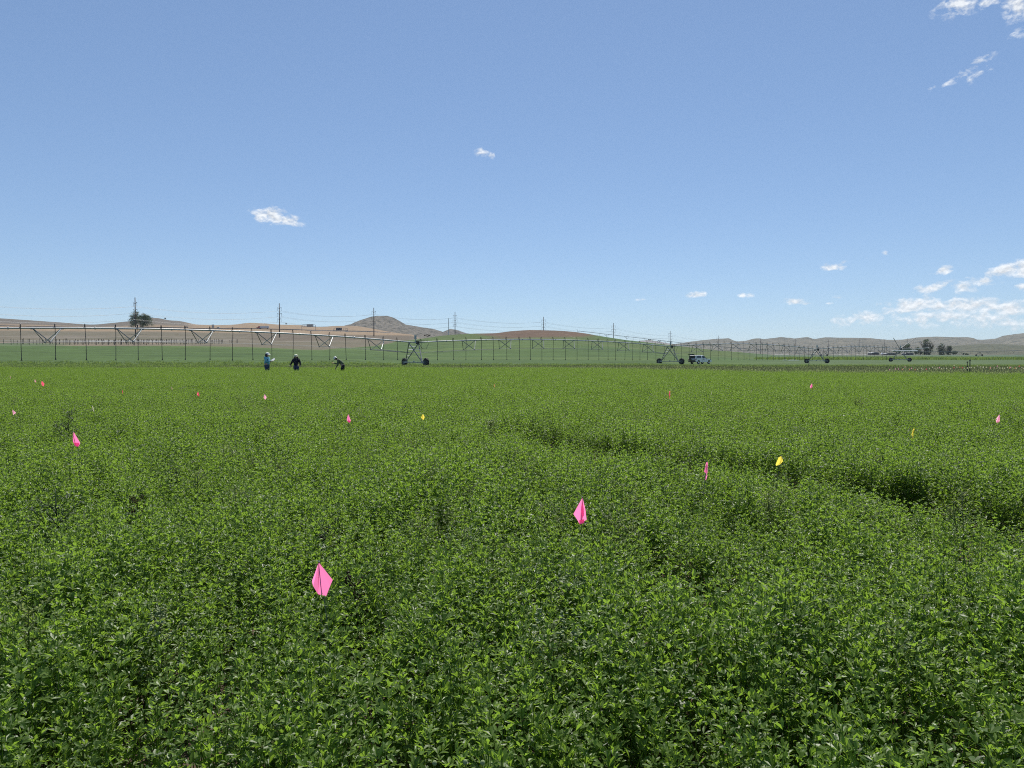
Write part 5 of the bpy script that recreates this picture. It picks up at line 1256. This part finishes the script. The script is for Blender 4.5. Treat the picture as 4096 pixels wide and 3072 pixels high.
# ------------------------------------------------------------------ weeds standing in the crop
def weed(x, ytop, Y, label, seed, mat, hgt, spreadw=.12, leaf=(.035, .008), nb=16, heads=0, headmat=None, name='tall_weed', dens=7):
    rnd = random.Random(seed); p = P(x, ytop, Y); g0 = hz(p.x, Y); H = p.z - g0
    root = empty(name, (p.x, Y, g0)); tag(root, label, 'weed')
    st = MB(); lf = MB(); hd = MB()
    top = Vector((rnd.uniform(-.03, .03), rnd.uniform(-.03, .03), H)); st.tube([(0, 0, 0), top * .5 + Vector((.01, 0, 0)), top], [.006, .005, .002], 5, 0, True, .3)
    for k in range(nb):
        t = 1 - hgt / H * rnd.random() ** 1.1 * .95; t = max(.25, t); b = top * t; az = rnd.uniform(0, 6.28); ln = spreadw * (1.15 - t) / .6 * rnd.uniform(.6, 1.2) + .02
        e = b + Vector((math.cos(az) * ln, math.sin(az) * ln, ln * rnd.uniform(.5, 1.1))); st.tube([b, b.lerp(e, .5) + Vector((0, 0, -.006)), e], [.003, .0022, .001], 4, 0, False, .4)
        for j in range(dens):
            q = b.lerp(e, (j + .5) / dens); a2 = rnd.uniform(0, 6.28); el = rnd.uniform(-.2, 1.0)
            leaflet(lf, q, Vector((math.cos(a2) * math.cos(el), math.sin(a2) * math.cos(el), math.sin(el))), Vector((0, 0, 1)), leaf[0] * rnd.uniform(.5, 1.2), leaf[1] * rnd.uniform(.7, 1.3), rnd.uniform(.2, 1), .2, rnd.uniform(-.2, .5))
        for j in range(heads):
            q = e + Vector((rnd.uniform(-.012, .012), rnd.uniform(-.012, .012), rnd.uniform(-.02, .02))); r0 = rnd.uniform(.003, .006); hd.lathe([(0, -r0), (r0, -r0 * .3), (r0 * .9, r0 * .4), (0, r0)], 6, q)
    st.build('stem', M[mat], root, tone=True); lf.build('leaves', M[mat], root, tone=True)
    if heads: tag(hd.build('seed_heads', M[headmat or mat], root, tone=False), kind='stuff')
M['seedpale'] = simple('pale_seed', (0.22, 0.27, 0.12), 0.8, 0, .2, 60)
weed(2232, 2520, 2.55, 'tall pale branching weed standing up from the crop at bottom centre', 1, 'weed', .34, .13, (.032, .007), 24, 7, 'seedpale')
weed(262, 1662, 9.6, 'dark bushy weed near the pink flag on the left', 2, 'darkweed', .40, .18, (.06, .016), 26, 2, 'dockbrown')
weed(690, 1880, 6.3, 'dark leafy weed tuft left of the middle', 3, 'darkweed', .34, .10, (.05, .014), 20, 2, 'dockbrown')
weed(240, 2010, 4.6, 'large dark weed at the left with a shadowed base', 4, 'darkweed', .40, .20, (.05, .012), 26, 3, 'seedpale')
weed(540, 2000, 4.9, 'brown seeding dock stalk leaning on the left', 5, 'dockbrown', .30, .07, (.02, .006), 16, 8, 'dockbrown')
weed(1270, 2150, 4.0, 'thin dark stalk just behind the nearest pink flag', 6, 'darkweed', .30, .06, (.03, .007), 16, 3, 'dockbrown')
weed(1430, 2330, 3.2, 'brown dock spike right of the nearest pink flag', 7, 'dockbrown', .28, .03, (.015, .005), 14, 10, 'dockbrown')
weed(2290, 2330, 3.1, 'pale feathery weed below the kite-shaped pink flag', 8, 'weed', .26, .10, (.026, .006), 20, 6, 'seedpale')
weed(1850, 2140, 4.1, 'pale seeding weed between the two large pink flags', 9, 'weed', .24, .12, (.024, .006), 20, 6, 'seedpale')
weed(3560, 2520, 2.5, 'pale serrated weed over a dark gap at lower right', 10, 'weed', .26, .10, (.03, .008), 18, 5, 'seedpale')
weed(640, 2480, 2.7, 'pale feathery weed at lower left', 11, 'weed', .26, .10, (.026, .006), 20, 6, 'seedpale')
weed(1960, 1690, 9.4, 'pale dusty weed at the near end of the wheel track', 12, 'weed', .20, .16, (.04, .010), 18, 4, 'seedpale')
def budplant():
    rnd = random.Random(4); root = empty('bud_cluster_plant', (-.05, 1.58, hz(-.05, 1.58))); tag(root, 'plant with round pale green buds at the bottom edge of the picture', 'weed')
    st = MB(); 
    for k in range(12):
        x_ = -.17 + .022 * k + rnd.uniform(-.01, .01); y_ = rnd.uniform(-.03, .03); h = .525 + rnd.uniform(-.012, .02)
        st.tube([(x_ * .4 - .03, y_, 0), (x_ * .8, y_, h * .6), (x_, y_, h)], [.002, .0015, .001], 4, 0, False, .4)
        b = MB(); b.lathe([(0, -.006), (.004, -.004), (.0055, 0), (.004, .004), (.0012, .006), (0, .0065)], 8, (x_, y_, h)); b.build('bud', M['seedpale'], root, True)
    st.build('stems', M['weed'], root, tone=True)
budplant()

def weed_mesh(seed):
    rnd = random.Random(seed); mb = MB(); H = .58
    for st_ in range(2):
        top = Vector((rnd.uniform(-.06, .06), rnd.uniform(-.06, .06), H * rnd.uniform(.85, 1.05))); mb.tube([(0, 0, 0), top * .5, top], [.005, .004, .0015], 4, 0, False, .3)
        for k in range(12):
            t = rnd.uniform(.5, 1); b = top * t; az = rnd.uniform(0, 6.28); ln = .10 * (1.25 - t) / .6 + .02
            e = b + Vector((math.cos(az) * ln, math.sin(az) * ln, ln * rnd.uniform(.5, 1.2))); mb.tube([b, e], [.002, .001], 3, 0, False, .4)
            for j in range(7):
                q = b.lerp(e, (j + .5) / 7); a2 = rnd.uniform(0, 6.28); el = rnd.uniform(-.2, 1.1)
                leaflet(mb, q, Vector((math.cos(a2) * math.cos(el), math.sin(a2) * math.cos(el), math.sin(el))), Vector((0, 0, 1)), .026 * rnd.uniform(.5, 1.3), .006 * rnd.uniform(.7, 1.3), rnd.uniform(.2, 1), .2, rnd.uniform(-.2, .5))
    return mb.mesh('weed_shoot', M['weed'], tone=True)
def wcond(X, Y, r):
    f = fbm(X / 1.2, Y / 1.2, 91, 3); left = 1 - sstep(-.5, .1, X / Y)
    return (r.random(len(X)) < sstep(.58 - .09 * left, .70 - .06 * left, f) * .6) & (track_dist(X, Y) > .9)
p, r_, s_, n = spread(1.8, 16, 7, 61, .72, wcond, (.78, 1.02))
scatter('weedy_patches', p, r_, s_, rng.integers(0, 4, n), [weed_mesh(70 + k) for k in range(4)], 'grey-green feathery weeds mixed through the alfalfa', 'weeds')
